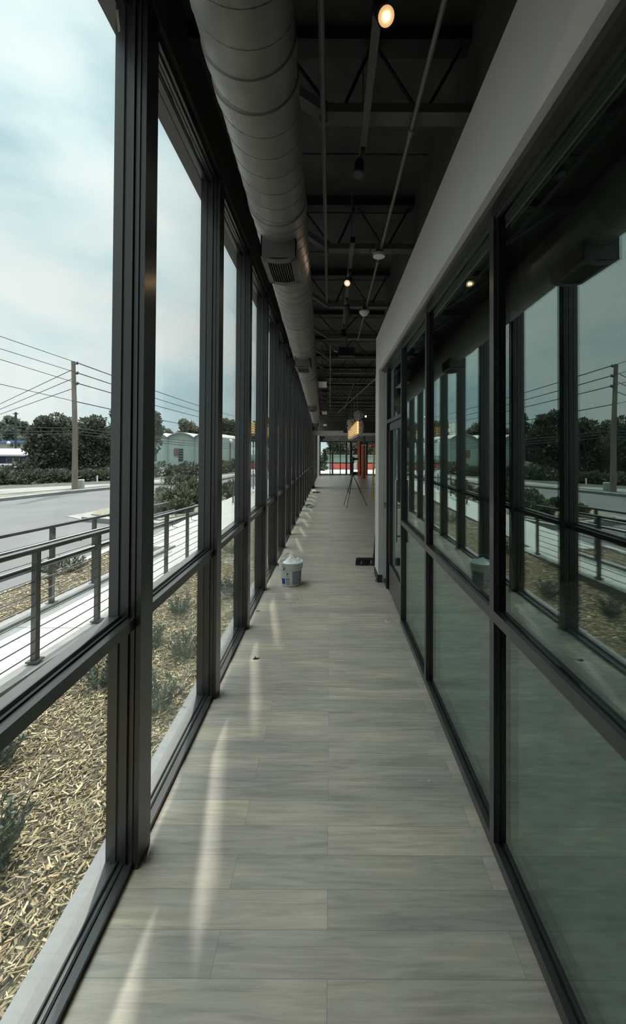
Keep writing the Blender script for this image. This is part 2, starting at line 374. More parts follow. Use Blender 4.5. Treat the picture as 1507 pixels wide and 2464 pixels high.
# ---------------------------------------------------------------- left window wall
MW = 0.117
ML = [1.715-1.153, 1.715, 2.868]
while ML[-1] < 17.6: ML.append(ML[-1] + 1.098)
NB = len(ML)-1
def left_bay(i):
    y0, y1 = ML[i], ML[i+1]
    w = tag(empty('window_%d' % (i+1), (-0.86, y0, 0)), kind='structure')
    a = y0 + MW; b = y1
    mm = MB().box(-0.924, -0.812, y0, y0+MW, 0, 3.72).box(-0.812, -0.789, y0+0.002, y0+MW, 0, 3.70)
    mm.box(-0.901, -0.879, y0-0.010, y0, 0.03, 3.66).box(-0.848, -0.836, y0-0.010, y0, 0.03, 3.66).box(-0.822, -0.8125, y0-0.004, y0, 0.03, 3.66)
    mm.box(-0.901, -0.879, y0+MW, y0+MW+0.010, 0.03, 3.66).box(-0.848, -0.836, y0+MW, y0+MW+0.010, 0.03, 3.66)
    mm.build('mullion', M['frame'], w)
    tr = MB().box(-0.924, -0.812, a, b, 0.997, 1.037).box(-0.924, -0.878, a, b, 1.037, 1.047).box(-0.845, -0.812, a, b, 1.037, 1.042)
    tr.build('transom', M['frame'], w)
    MB().box(-0.924, -0.812, a, b, 0.0, 0.024).box(-0.924, -0.878, a, b, 0.024, 0.034).box(-0.845, -0.812, a, b, 0.024, 0.030).build('sill', M['frame'], w)
    MB().box(-0.924, -0.812, a, b, 3.660, 3.72).box(-0.895, -0.882, a, b, 3.645, 3.66).box(-0.845, -0.832, a, b, 3.645, 3.66).build('head', M['frame'], w)
    g = MB()
    for z in (1.036, 0.023):
        g.box(-0.878, -0.872, a, b, z, z+0.016).box(-0.854, -0.845, a, b, z, z+0.013)
    for z in (0.985, 3.648): g.box(-0.878, -0.872, a, b, z, z+0.014).box(-0.854, -0.848, a, b, z, z+0.014)
    g.build('gasket', M['gasket'], w)
    MB().box(-0.870, -0.860, a-0.004, b+0.004, 0.030, 0.993).build('lower_pane', M['glass'], w)
    MB().box(-0.870, -0.860, a-0.004, b+0.004, 1.042, 3.656).build('upper_pane', M['glass'], w)
for i in range(NB): left_bay(i)
lw = tag(empty('window_last_post', (-0.86, ML[-1], 0)), kind='structure'); lw.name = 'window_%d' % (NB+1)
MB().box(-0.924, -0.789, ML[-1], ML[-1]+MW, 0, 3.72).build('mullion', M['frame'], lw)
MLF = [19.1 + k*1.12 for k in range(8)]
_ml, ML = ML, MLF
for i in range(7):
    _n = len([o for o in bpy.data.objects if o.name.startswith('window_')])
    left_bay(i); bpy.data.objects[[o.name for o in bpy.data.objects if o.name.startswith('window_') and abs(o.location.y-MLF[i]) < .01][0]].name = 'window_%d' % (60+i)
ML = _ml
struct('trim_ledge', MB().box(-1.00, -0.905, -2.6, 27.0, -0.30, -0.004), M['ledge'])
struct('wall_left_behind', MB().box(-0.93, -0.80, -2.5, ML[0]-0.02, 0, 3.72), M['dark_wall'])
struct('wall_left_gap', MB().box(-0.93, -0.80, ML[-1]+MW, 18.7, 0, 3.72), M['dark_wall'])

# ---------------------------------------------------------------- right storefront
PR = [-1.96, -0.71, 0.54, 1.79, 3.04, 4.10, 5.15]
PW = 0.046
XR0, XR1, XG = 0.72, 0.830, 0.752
def right_bay(i, y0, y1, n, transom=True):
    w = tag(empty('window_%d' % n, (0.76, y0, 0)), kind='structure')
    a, b = y0+PW, y1
    pm = MB().box(XR0, XR1, y0, y0+PW, 0, 2.82).box(XG-0.016, XG-0.010, y0-0.006, y0, 0.05, 2.78).box(XG+0.010, XG+0.018, y0-0.008, y0, 0.05, 2.8)
    pm.build('mullion', M['frame'], w)
    MB().box(XR0, XR1, a, b, 0.0, 0.045).box(XR0, XG-0.012, a, b, 0.045, 0.052).box(XG+0.012, XG+0.030, a, b, 0.045, 0.055).build('sill', M['frame'], w)
    MB().box(XR0, XR1, a, b, 2.785, 2.82).box(XG+0.012, XG+0.024, a, b, 2.768, 2.785).box(XG-0.024, XG-0.012, a, b, 2.772, 2.785).box(0.684, XR0, a-PW, b, 2.790, 2.82).build('head', M['frame'], w)
    if transom:
        MB().box(XR0, XR1, a, b, 1.000, 1.042).box(XR0, XG-0.012, a, b, 1.042, 1.049).box(XG+0.012, XG+0.030, a, b, 1.042, 1.052).build('transom', M['frame'], w)
        MB().box(XG-0.012, XG-0.006, a, b, 1.042, 1.050).box(XG+0.006, XG+0.012, a, b, 1.042, 1.054).build('gasket', M['gasket'], w)
        MB().box(XG-0.005, XG+0.005, a-.003, b+.003, 0.046, 0.998).build('lower_pane', M['glass_in'], w)
        MB().box(XG-0.005, XG+0.005, a-.003, b+.003, 1.045, 2.782).build('upper_pane', M['glass_in'], w)
n0 = NB+2
for i in range(5): right_bay(i, PR[i], PR[i+1], n0+i)
right_bay(6, PR[6], 5.41, n0+5)
# the glazed door
d = tag(empty('door_1', (0.76, PR[5], 0)), kind='structure')
y0 = PR[5]
MB().box(XR0, XR1, y0, y0+PW, 0, 2.82).build('door_frame', M['frame'], d)
MB().box(XR0, XR1, y0+PW, PR[6], 2.085, 2.125).box(XG, XR1, y0+PW, PR[6], 2.07, 2.085).build('door_header', M['frame'], d)
MB().box(XR0, XR1, y0+PW, PR[6], 2.785, 2.82).box(0.684, XR0, y0, PR[6], 2.79, 2.82).build('head', M['frame'], d)
MB().box(XG-0.005, XG+0.005, y0+PW, PR[6], 2.125, 2.785).build('transom_pane', M['glass_in'], d)
a, b = y0+PW+0.004, PR[6]-0.03
lf = MB().box(0.742, 0.787, a, a+0.06, 0.01, 2.07).box(0.742, 0.787, b-0.06, b, 0.01, 2.07).box(0.742, 0.787, a, b, 1.99, 2.07)
lf = lf.box(0.742, 0.787, a, b, 0.01, 0.345).build('door_leaf', M['frame'], d)
MB().box(0.760, 0.770, a+.05, b-.05, 0.34, 2.0).build('door_pane', M['glass_in'], lf)
MB().box(0.738, 0.742, a+0.06, b-0.06, 0.345, 0.352).build('glazing_bead', M['chrome'], lf)
MB().tube([(0.69, y0+0.115, 0.80), (0.69, y0+0.115, 1.44)], 0.011, 12).tube([(0.69, y0+0.115, 0.86), (0.745, y0+0.115, 0.86)], 0.009, 8).tube([(0.69, y0+0.115, 1.38), (0.745, y0+0.115, 1.38)], 0.009, 8).build('door_handle', M['chrome'], d, smooth=False)
struct('trim_jamb', MB().box(0.655, 0.72, 5.405, 5.412, 0.1, 2.82), M['drywall'])

# ---------------------------------------------------------------- far glazed wall and door
def far_window(n, x0, x1, bars, trz=0.83):
    w = tag(empty('window_%d' % n, (x0, YE, 0)), kind='structure')
    f = MB().box(x0, x1, YE-0.04, YE+0.04, 0, 0.05).box(x0, x1, YE-0.04, YE+0.04, 2.27, 2.33).box(x0, x1, YE-0.035, YE+0.03, trz-.03, trz+.03)
    for x in bars: f.box(x-0.03, x+0.03, YE-0.05, YE+0.05, 0, 2.33)
    f.build('frame', M['frame'], w)
    MB().box(x0, x1, YE-0.006, YE+0.006, 0.05, 2.28).build('pane', M['glass'], w)
far_window(n0+6, -0.70, 1.46, [-0.67, 0.03, 0.735, 1.43])
far_window(n0+7, 2.57, 4.6, [2.60, 3.6, 4.57])
struct('wall_far_side', MB().box(4.6, 8.0, YE-0.05, YE+0.15, 0, 2.33), M['drywall'])
dd = tag(empty('door_2', (1.8, YE, 0)), kind='structure')
MB().box(1.46, 1.53, YE-.05, YE+.05, 0, 2.33).box(2.08, 2.16, YE-.05, YE+.05, 0, 2.33).box(1.5, 2.1, YE-.05, YE+.05, 1.70, 1.80).box(1.5, 2.1, YE-.05, YE+.05, 2.27, 2.33).build('door_frame', M['frame'], dd)
MB().box(1.53, 1.57, YE-.03, YE+.03, 0.01, 1.7).box(2.03, 2.08, YE-.03, YE+.03, 0.01, 1.7).box(1.53, 2.08, YE-.03, YE+.03, 0.01, 0.22).build('door_leaf', M['frame'], dd)
MB().box(1.53, 2.08, YE-.006, YE+.006, 0.2, 2.3).build('pane', M['glass'], dd)
struct('trim_far_post', MB().box(2.16, 2.57, YE-.05, YE+.1, 0, 2.33), M['black_steel'])
struct('trim_hall_column', MB().box(2.02, 2.15, 24.6, 24.75, 0, 2.56), M['register'])

# ---------------------------------------------------------------- ceiling joists
ZB, ZT = 3.60, 4.03
def joist():
    r = empty('roof_joist', (0, 0, 0))
    MB().box(-0.80, 7.9, -0.055, 0.055, ZT-0.03, ZT+0.035).build('top_chord', M['duct_black'], r)  # blacker than the bottom chord: light and shade are put into the colours
    bm = MB().box(-0.03, 7.9, -0.05, 0.05, ZB, ZB+0.05)
    bm.bar((-0.03, 0, ZB+0.025), (-0.62, 0, 4.02), 0.09, 0.045)
    bm.build('bottom_chord', M['black_steel'], r)
    w = MB(); x = -0.2; k = 0; st = 0.335
    pts = []
    while x < 7.7:
        pts.append((x, 0, ZT-0.02 if k % 2 == 0 else ZB+0.04)); x += st; k += 1
    for p, q in zip(pts, pts[1:]): w.tube([p, q], 0.011, 6)
    w.build('web', M['duct_black'], r)
    return r
jy = [0.74]
while jy[-1] < 26: jy.append(jy[-1]+1.515)
proto = joist()
k = 0
# short joists over the corridor (stop at the bulkhead), long joists over the hall
def joist_short():
    r = empty('roof_joist', (0, 0, 0))
    MB().box(-0.80, 0.765, -0.055, 0.055, ZT-0.03, ZT+0.035).build('top_chord', M['duct_black'], r)  # top chord and web coloured darker as shaded, bottom chord lighter as lit
    bm = MB().box(-0.03, 0.765, -0.05, 0.05, ZB, ZB+0.05)
    bm.bar((-0.03, 0, ZB+0.025), (-0.62, 0, 4.02), 0.09, 0.045)
    bm.build('bottom_chord', M['black_steel'], r)
    w = MB()
    for s in (-1, 1):
        base = 0.19 + s*0.23
    pts = [(-0.27, 0, ZT-.02), (0.0, 0, ZB+.05), (0.06, 0, ZB+.05), (0.22, 0, ZT-.02), (0.25, 0, ZT-.02), (0.48, 0, ZB+.05), (0.53, 0, ZB+.05), (0.73, 0, ZT-.02)]
    w.tube(pts, 0.010, 6)
    w.build('web', M['duct_black'], r)
    return r
ps = joist_short()
first_s = first_l = True
for i, y in enumerate(jy):
    if y < 5.7:
        j = ps if first_s else copy_tree(ps); first_s = False
        tag(j, 'black open-web roof joist above the corridor beside the pale upper wall, %s from the camera' % ORD[i], 'joist', 'open-web joists above the corridor')
    else:
        j = proto if first_l else copy_tree(proto); first_l = False
        tag(j, 'long black open-web roof joist spanning the far hall, %s from the camera' % ORD[i], 'joist', 'open-web joists above the far hall')
    j.location = (0, y, 0)

# ---------------------------------------------------------------- spiral duct
def dc(y): return Vector((-0.300-0.017*y, y, HC+1.65-0.020*y))
DR = 0.182
duct = tag(empty('spiral_duct', dc(2.0)), 'grey round spiral air duct running under the ceiling along the windows', 'duct')
def dring(y, r, n=48):
    c = dc(y); return [(c.x + r*math.cos(2*math.pi*k/n), c.y, c.z + r*math.sin(2*math.pi*k/n)) for k in range(n)]
def loft(rings):
    m = MB(); n = len(rings[0])
    for r in rings: m.v += [tuple(p) for p in r]
    for i in range(len(rings)-1):
        for k in range(n):
            k2 = (k+1) % n; m.f.append((i*n+k, i*n+k2, (i+1)*n+k2, (i+1)*n+k))
    m.f.append(tuple(range(n))); m.f.append(tuple(range((len(rings)-1)*n, len(rings)*n)))
    return m
loft([dring(y, DR) for y in (-2.4, 0, 3, 6, 9, 12, 15, 18.6)]).build('duct_body', M['duct'], duct, smooth=True)
sm = MB()
pts = []
y = -1.0
while y < 18.5:
    ph = 2*math.pi*y/0.135; c = dc(y)
    pts.append(Vector((c.x+(DR+0.0005)*math.cos(ph), c.y, c.z+(DR+0.0005)*math.sin(ph)))); y += 0.135/24
sm.tube(pts, 0.0028, 5)
sm.build('spiral_seam', M['duct'], duct, smooth=True)
for y in (0.55, 1.60, 1.76, 2.60, 4.7, 5.75, 7.9, 8.1, 9.6, 11.0, 12.9, 14.6, 16.6):
    loft([dring(y-0.035, DR), dring(y-0.033, DR+0.007), dring(y+0.033, DR+0.007), dring(y+0.035, DR)]).build('coupling_band', M['duct'], duct)
loft([dring(18.2, DR+0.004), dring(18.4, DR+0.03), dring(18.64, DR+0.03), dring(18.66, DR-0.02)]).build('end_cap', M['duct'], duct)
for y in (2.77, 6.1, 11.7, 17.6):
    c = dc(y); w = 0.122; xo = -0.012; zb = c.z-DR-0.120; ln = 0.42
    rg = MB()
    # saddle box open below, curved lower frame
    rg.box(c.x+xo-w, c.x+xo+w, y, y+0.012, zb+0.02, c.z-0.10)
    rg.box(c.x+xo-w, c.x+xo-w+0.008, y, y+ln, zb+0.02, c.z-0.10).box(c.x+xo+w-0.008, c.x+xo+w, y, y+ln, zb+0.02, c.z-0.10)
    rg.box(c.x+xo-w, c.x+xo+w, y+ln-0.012, y+ln, zb+0.02, c.z-0.10)
    ro = rg.build('register_box', M['register'], duct)
    fr = MB()
    def arc(x): return zb + 0.022 - 0.022*(1-(x/w)**2)
    xs = [-w + 2*w*k/12 for k in range(13)]
    for (ya, yb, xa, xb) in ((y-0.006, y+0.05, -w, w), (y+ln-0.05, y+ln+0.004, -w, w), (y, y+ln, -w, -w*0.66), (y, y+ln, w*0.66, w)):
        for p, q in zip(xs, xs[1:]):
            if p >= xa-1e-6 and q <= xb+1e-6:
                fr.add([(c.x+xo+p, ya, arc(p)), (c.x+xo+q, ya, arc(q)), (c.x+xo+q, yb, arc(q)), (c.x+xo+p, yb, arc(p)),
                        (c.x+xo+p, ya, arc(p)+.008), (c.x+xo+q, ya, arc(q)+.008), (c.x+xo+q, yb, arc(q)+.008), (c.x+xo+p, yb, arc(p)+.008)],
                       [(0, 3, 2, 1), (4, 5, 6, 7), (0, 1, 5, 4), (1, 2, 6, 5), (2, 3, 7, 6), (3, 0, 4, 7)])
    fr.build('register_rim', M['register'], ro)
    gr = MB()
    for k in range(-4, 5):
        gr.box(c.x+xo+k*0.017-0.002, c.x+xo+k*0.017+0.002, y+0.05, y+ln-0.05, zb+0.006, zb+0.03)
    gr.build('louvre', M['register'], ro)
    MB().box(c.x+xo-w+.01, c.x+xo+w-.01, y+0.014, y+ln-0.014, zb+0.032, zb+0.036).build('dark_throat', M['duct_black'], ro)

# ---------------------------------------------------------------- pipes, tracks, detectors
o = MB().tube([(-0.045, -2.4, 3.56), (-0.045, 4.95, 3.56)], 0.014, 12)
for y in (0.74, 2.255, 3.77): o.box(-0.067, -0.023, y-.015, y+.015, 3.57, 3.61)
tag(o.build('steel_conduit', M['pipe'], smooth=False), 'thin grey conduit running down the ceiling beside the duct', 'conduit')
o = MB().tube([(0.452, -2.4, 3.56), (0.452, 6.7, 3.56)], 0.0125, 12)
for y in (0.9, 2.3, 3.9, 5.5): o.tube([(0.452, y-.03, 3.56), (0.452, y+.03, 3.56)], 0.018, 12)
for y in (2.255, 3.77, 5.285): o.bar((0.452, y, 3.56), (0.452, y, 3.61), .02)
tag(o.build('sprinkler_pipe', M['pipe'], smooth=False), 'grey pipe running along the ceiling beside the pale upper wall', 'pipe')
# branch pipe near the top of the frame
o = MB().tube([(0.40, 1.44, 3.75), (0.95, 1.44, 3.75)], 0.02, 10).tube([(0.64, 1.44, 3.75), (0.64, 1.44, 3.45)], 0.013, 10).tube([(0.40, 1.44, 3.75), (0.40, 1.44, 3.82)], 0.024, 10)
tag(o.build('branch_pipe', M['pipe']), 'short dark pipe with a drop crossing above the upper wall', 'pipe')
o = MB().tube([(0.0, 6.8, 3.50), (0.0, 17.6, 3.50)], 0.014, 10).tube([(0.0, 6.8, 3.5), (0.10, 6.8, 3.52)], .012, 8)
for y in (9.83, 11.345, 12.86, 14.375, 15.89): o.bar((0, y, 3.5), (0, y, 3.61), .02).box(-.04, .05, y-.04, y+.04, 3.47, 3.52)
tag(o.build('steel_conduit', M['pipe']), 'long grey conduit with boxes running beyond the emergency light', 'conduit')
def cable_tray(name, pts, label):
    tag(MB().tube(pts, 0.014, 8).build(name, M['pipe']), label, 'conduit')
cable_tray('steel_conduit', [(1.25, 9.0, 3.55), (0.35, 20.0, 3.55)], 'grey conduit slanting across the far hall ceiling')
# track rail with heads
def track(y0, y1, label):
    t = tag(empty('light_track', (0.185, y0, 3.5)), label, 'track light rail')
    MB().box(0.167, 0.203, y0, y1, 3.515, 3.545).build('rail', M['black_steel'], t)
    MB().box(0.165, 0.205, y0, y0+.08, 3.50, 3.55).build('end_feed', M['black_plastic'], t)
    for y in (y0+.15, y1-.12): MB().tube([(0.185, y, 3.54), (0.185, y, 4.08)], .005, 6).build('hanger', M['black_steel'], t)
track(0.6, 2.50, 'black track light rail above the near corridor')
track(3.42, 6.0, 'black track light rail beyond the first one, holding the bright lamp')
def spot(x, y, z, d, label, lit, sz=1.0):
    t = tag(empty('track_spotlight', (x, y, z)), label, 'spotlight')
    d = Vector(d).normalized(); a = Vector((x, y, z)); e = a + d*0.12*sz
    MB().tube([a-d*0.01, a, e-d*.02, e], [0.020*sz, 0.030*sz, 0.034*sz, 0.036*sz], 20, True).build('lamp_head', M['black_plastic'], t)
    MB().tube([e, e+d*0.003], 0.030*sz, 20).build('lens', M['lampdim'] if lit else M['window_dark'], t)
    if lit: MB().tube([e+d*.003, e+d*.007], 0.013*sz, 16).build('bulb', M['lamp'], t)
    MB().tube([(x, y, z), (x, y, z+0.03), (0.185, y, 3.517)], .008, 8).build('stem', M['black_steel'], t)
    MB().box(0.172, 0.198, y-.05, y+.05, 3.492, 3.516).build('adapter', M['black_plastic'], t)
    if lit:
        ld = bpy.data.lights.new('spot_light', 'SPOT'); lo = bpy.data.objects.new('spot_light', ld); C.objects.link(lo)
        lo.location = e + d*.02; lo.rotation_euler = (-d).to_track_quat('Z', 'Y').to_euler()
        ld.energy = 0.9; ld.spot_size = R(70); ld.color = (1, .68, .38); ld.shadow_soft_size = .02; lo.parent = t; lo.matrix_parent_inverse = Matrix.Translation(-t.location)
spot(0.180, 1.53, 3.44, (0.15, -0.50, -0.85), 'lit warm spotlight on the near track, at the top of the view', True)
spot(0.190, 4.00, 3.43, (-0.25, -0.75, -0.6), 'bright warm spotlight on the track behind the first pipe disc', True)
spot(0.170, 2.40, 3.46, (-0.1, -0.35, -0.9), 'unlit black spotlight hanging at the end of the near track', False, .9)
spot(0.190, 4.75, 3.44, (0.2, 0.6, -0.8), 'unlit black spotlight between the bright lamp and the emergency light', False)
spot(0.180, 5.75, 3.44, (0.1, -0.4, -0.9), 'unlit black spotlight at the far end of the second track', False, 1.1)
spot(0.190, 14.4, 3.0, (-0.3, -0.8, -0.4), 'small distant lit spotlight in the far hall above the pendant', True, 0.8) if False else None
dt = tag(empty('junction_cover', (0.435, 3.66, 3.5)), 'round grey flat cover under the ceiling pipe, nearer the camera', 'ceiling device')
MB().lathe([(0.052, 3.495), (0.054, 3.50), (0.054, 3.522), (0.04, 3.53)], (0.435, 3.66, 0), 28).build('cover', M['white_plastic'], dt)
MB().box(0.405, 0.465, 3.63, 3.69, 3.53, 3.60).build('box', M['black_steel'], dt)
cv = []
for k in range(16):
    a = math.pi*k/15; cv.append((0.435+0.11*math.cos(a)+0.03, 3.70, 3.53+0.12*math.sin(a)))
MB().tube(cv, 0.004, 6).build('wire_loop', M['pipe'], dt)
dt = tag(empty('smoke_detector', (0.42, 5.1, 3.5)), 'white domed smoke detector on the ceiling pipe, farther from the camera', 'smoke detector')
MB().lathe([(0.012, 3.435), (0.035, 3.440), (0.052, 3.462), (0.064, 3.475), (0.066, 3.495), (0.05, 3.50)], (0.425, 5.1, 0), 28).build('dome', M['white_plastic'], dt, smooth=True)
MB().box(0.40, 0.45, 5.07, 5.13, 3.50, 3.60).build('mount', M['black_steel'], dt)
# emergency light
ex = 0.265; ey = 6.6
el = tag(empty('emergency_light', (ex, ey, 3.35)), 'black emergency light box with two round lamp heads under the ceiling', 'emergency light')
MB().box(ex-.135, ex+.135, ey, ey+.09, 3.27, 3.42).build('housing', M['black_plastic'], el, bevel=.01)
MB().box(ex-.13, ex+.10, ey-.004, ey, 3.27, 3.282).build('trim_edge', M['pipe'], el)
for s in (-1, 1):
    MB().lathe([(0.022, -0.05), (0.036, -0.05), (0.040, 0.0), (0.02, 0.04)], (ex+s*0.165, ey, 3.375), 20, 'Y').build('lamp_head', M['chrome'] if s < 0 else M['black_steel'], el)
MB().tube([(ex, ey+.05, 3.42), (ex, ey+.05, 4.095)], .012, 8).build('stem', M['black_steel'], el)
# grey ceiling hung boxes right of the duct; white underside paints in floor bounce light
for k, (bx, y, l, z0, lab) in enumerate(((-0.18, 9.0, 0.85, 3.25, 'dark ceiling-hung box with painted floor-lit underside beside the duct, nearest of three'),
                                     (-0.22, 15.5, 1.3, 3.20, 'dark ceiling-hung box with painted floor-lit underside beside the duct, middle of three'),
                                     (-0.28, 22.5, 1.6, 3.15, 'dark ceiling-hung box with painted floor-lit underside, farthest of three, past the white beam'))):
    t = tag(empty('air_handling_box', (bx, y, z0)), lab, 'air box', 'hung boxes beside the duct')
    MB().box(bx-.095, bx+.095, y, y+l, z0+.01, z0+.28).build('casing', M['black_steel'], t)
    MB().box(bx-.10, bx+.10, y-.004, y+l, z0, z0+.012).build('floor_lit_panel', M['white_plastic'], t)
    MB().tube([(bx, y+.1, z0+.28), (bx, y+.1, 4.095)], .01, 6).build('hanger', M['black_steel'], t)

# ---------------------------------------------------------------- pendant light in plastic
px = 0.90; py0, py1 = 13.0, 19.5; pz0, pz1 = 2.27, 2.68
pd = tag(empty('pendant_light', (px, 13, 2.3)), 'long amber globe pendant light half wrapped in plastic, in the far hall', 'pendant light')
NC, NR = 16, 5
gl = MB()
for xx in (px-.05, px+.05):
    for r_ in range(NR+1):
        z = pz0 + (pz1-pz0)*r_/NR; gl.bar((xx, py0, z), (xx, py1, z), .010)
    for c_ in range(NC+1):
        y = py0+(py1-py0)*c_/NC; gl.bar((xx, y, pz0), (xx, y, pz1), .010)
gl.build('frame', M['chrome'], pd)
bulb0 = None
for c_ in range(NC):
    for r_ in range(NR):
        y = py0+(py1-py0)*(c_+.5)/NC; z = pz0+(pz1-pz0)*(r_+.5)/NR
        if bulb0 is None:
            b_ = MB().lathe([(0.008, -.040), (.028, -.032), (.038, -.012), (.040, 0), (.038, .012), (.028, .032), (.008, .040)], (0, 0, 0), 12).build('bulb', M['amber'], pd, smooth=True)
            b_.matrix_parent_inverse = Matrix.Identity(4); bulb0 = b_; b_.location = Vector((px, y, z)) - pd.location
        else:
            b_ = bulb0.copy(); C.objects.link(b_); b_.parent = pd; b_.location = Vector((px, y, z)) - pd.location
wr = MB(); rnd = random.Random(3)
def crumple(m, c, rx, ry, rz, rnd, nu=18, nv=12):
    o = len(m.v)
    for i in range(nv+1):
        th = math.pi*i/nv
        for k in range(nu):
            ph = 2*math.pi*k/nu; q = 1+rnd.uniform(-.28, .28)
            m.v.append((c[0]+rx*q*math.sin(th)*math.cos(ph), c[1]+ry*q*math.sin(th)*math.sin(ph), c[2]+rz*q*math.cos(th)))
    for i in range(nv):
        for k in range(nu):
            m.f.append((o+i*nu+k, o+i*nu+(k+1) % nu, o+(i+1)*nu+(k+1) % nu, o+(i+1)*nu+k))
crumple(wr, (px+.02, 13.2, 2.86), .16, .30, .14, rnd); crumple(wr, (px-.12, 15.2, 2.76), .14, .9, .12, rnd); crumple(wr, (px-.04, 17.5, 2.70), .12, 1.0, .10, rnd)
crumple(wr, (px, 16.2, 2.25), .09, 2.9, .06, rnd); crumple(wr, (px+.10, 13.0, 2.45), .06, .3, .22, rnd)
wr.build('plastic_wrap', M['wrap'], pd)
for y in (13.4, 15.2, 17.0, 19.0): MB().tube([(px, y, pz1), (px, y, 4.09)], .006, 6).box(px-.03, px+.03, y-.03, y+.03, 4.04, 4.09).build('suspension_cable', M['chrome'], pd)
ch = MB()
for k in range(16):
    y = 10.5+k*.42; ch.tube([(0.60, y, 3.44), (0.63, y+.04, 3.49), (0.60, y+.08, 3.44)], .012, 6)
tag(ch.build('coiled_wire', M['chrome']), 'row of bright metal clips under the far ceiling leading to the pendant', 'wire')
bt = tag(empty('track_spotlight', (2.4, 26.0, 3.2)), 'tiny lit warm spotlight in the far hall to the right of the pendant', 'spotlight')
lp = at(880.5, 1002, 22.0)
MB().lathe([(.01, -.045), (.04, -.03), (.045, 0), (.04, .03), (.01, .045)], lp, 12).build('bulb', M['lamp'], bt)
MB().tube([lp, (lp.x, lp.y, 3.62)], .006, 6).tube([lp, (lp.x, lp.y, 2.7)], .004, 6).build('stem', M['black_steel'], bt)
bt['label'] = 'tiny lit warm lamp in the far hall to the right of the pendant'

# ---------------------------------------------------------------- bucket
bx, by = -0.497, 5.33
bk = tag(empty('bucket', (bx, by, 0)), 'white plastic bucket with blue label and wire handle on the floor by the windows', 'bucket')
HB = 0.300
prof = [(0.118, 0.0), (0.124, 0.004), (0.128, 0.012), (0.139, 0.215), (0.150, 0.218), (0.150, 0.224), (0.141, 0.228), (0.142, 0.248), (0.153, 0.251), (0.153, 0.257), (0.144, 0.261), (0.145, 0.281), (0.157, 0.284), (0.158, HB-.003), (0.156, HB), (0.146, HB), (0.143, HB-.01), (0.139, 0.22), (0.13, 0.20)]
MB().lathe(prof, (bx, by, 0), 48).build('pail', M['bucket'], bk, smooth=False)
def brad(z): return 0.128 + (z-0.012)/(0.203)*0.011
def patch(name, a0, a1, z0, z1, m, off=0.001, seg=14):
    mb = MB()
    for k in range(seg+1):
        a = R(a0 + (a1-a0)*k/seg)
        for z in (z0, z1):
            r = brad(z)+off; mb.v.append((bx+r*math.sin(a), by-r*math.cos(a), z))
    for k in range(seg): mb.f.append((2*k, 2*k+2, 2*k+3, 2*k+1))
    return mb
# angle 0 faces the camera end of the corridor, positive to the right
AO = 8
lb = patch('x', AO+5, AO+72, .030, .195, None).build('label_block', M['print'], bk)
pl = MB()
for k in range(9):
    z = .043+k*.0165; q = patch('x', AO+8, AO+(46 if k % 3 else 62), z, z+.004, None, .0016); pl.add(q.v, q.f)
pl.build('label_lines', M['bucket'], lb)
patch('x', AO-64, AO-38, .030, .100, None).build('blue_print', M['blue'], bk)
patch('x', AO-32, AO-10, .025, .100, None).build('lilac_print', M['print_light'], bk)
q = patch('x', AO-32, AO-10, .103, .108, None, .0012)
c_ = MB().add(q.v, q.f)
q = patch('x', AO-26, AO-17, .158, .172, None, .0012); c_.add(q.v, q.f); q = patch('x', AO-24, AO-19, .172, .180, None, .0012); c_.add(q.v, q.f)
for z in (.148, .140, .134): q = patch('x', AO-30, AO-13, z, z+.002, None, .0012); c_.add(q.v, q.f)
c_.build('printed_marks', M['ink'], bk)
# crumpled plastic heaped inside
hp = MB(); rnd = random.Random(11); n = 30; rings = 9
for i in range(rings+1):
    fr_ = i/rings
    for k in range(n):
        a = 2*math.pi*k/n; r = 0.142*fr_
        x, y = r*math.cos(a), r*math.sin(a)
        z = 0.268 + 0.085*math.exp(-((x+.01)**2+(y-.02)**2)/0.0034)**1.0 + 0.060*math.exp(-((x-.09)**2+(y-.05)**2)/0.0012) + 0.035*math.exp(-((x-.06)**2+(y+.01)**2)/0.0018)+ rnd.uniform(-.006, .006)
        hp.v.append((bx+x, by+y, z))
for i in range(rings):
    for k in range(n): hp.f.append((i*n+k, i*n+(k+1) % n, (i+1)*n+(k+1) % n, (i+1)*n+k))
tag(hp.build('plastic_sheet', M['plaster'], None, smooth=True), 'crumpled white plastic sheet heaped inside the bucket', 'plastic sheet')
# wire bail, half raised and leaning away
hd = []
a0, a1 = R(-38+8), R(180-38+8)
P0 = Vector((bx+0.160*math.sin(a0), by-0.160*math.cos(a0), .232)); P1 = Vector((bx+0.160*math.sin(a1), by-0.160*math.cos(a1), .232))
mid = (P0+P1)/2; ax = (P1-P0).normalized(); up = Vector((0, 0, 1)); side = ax.cross(up).normalized(); lift = (up*0.85 + side*-0.35).normalized()
if side.x < 0: pass
for k in range(25):
    t_ = math.pi*k/24; hd.append(mid - ax*0.160*math.cos(t_) + lift*0.165*math.sin(t_))
MB().tube(hd, 0.0030, 6).build('wire_handle', M['chrome'], bk)
MB().tube([P0-Vector((0, .004, .012)), P0+Vector((0, -.004, .012))], .008, 8).build('handle_lug', M['register'], bk)

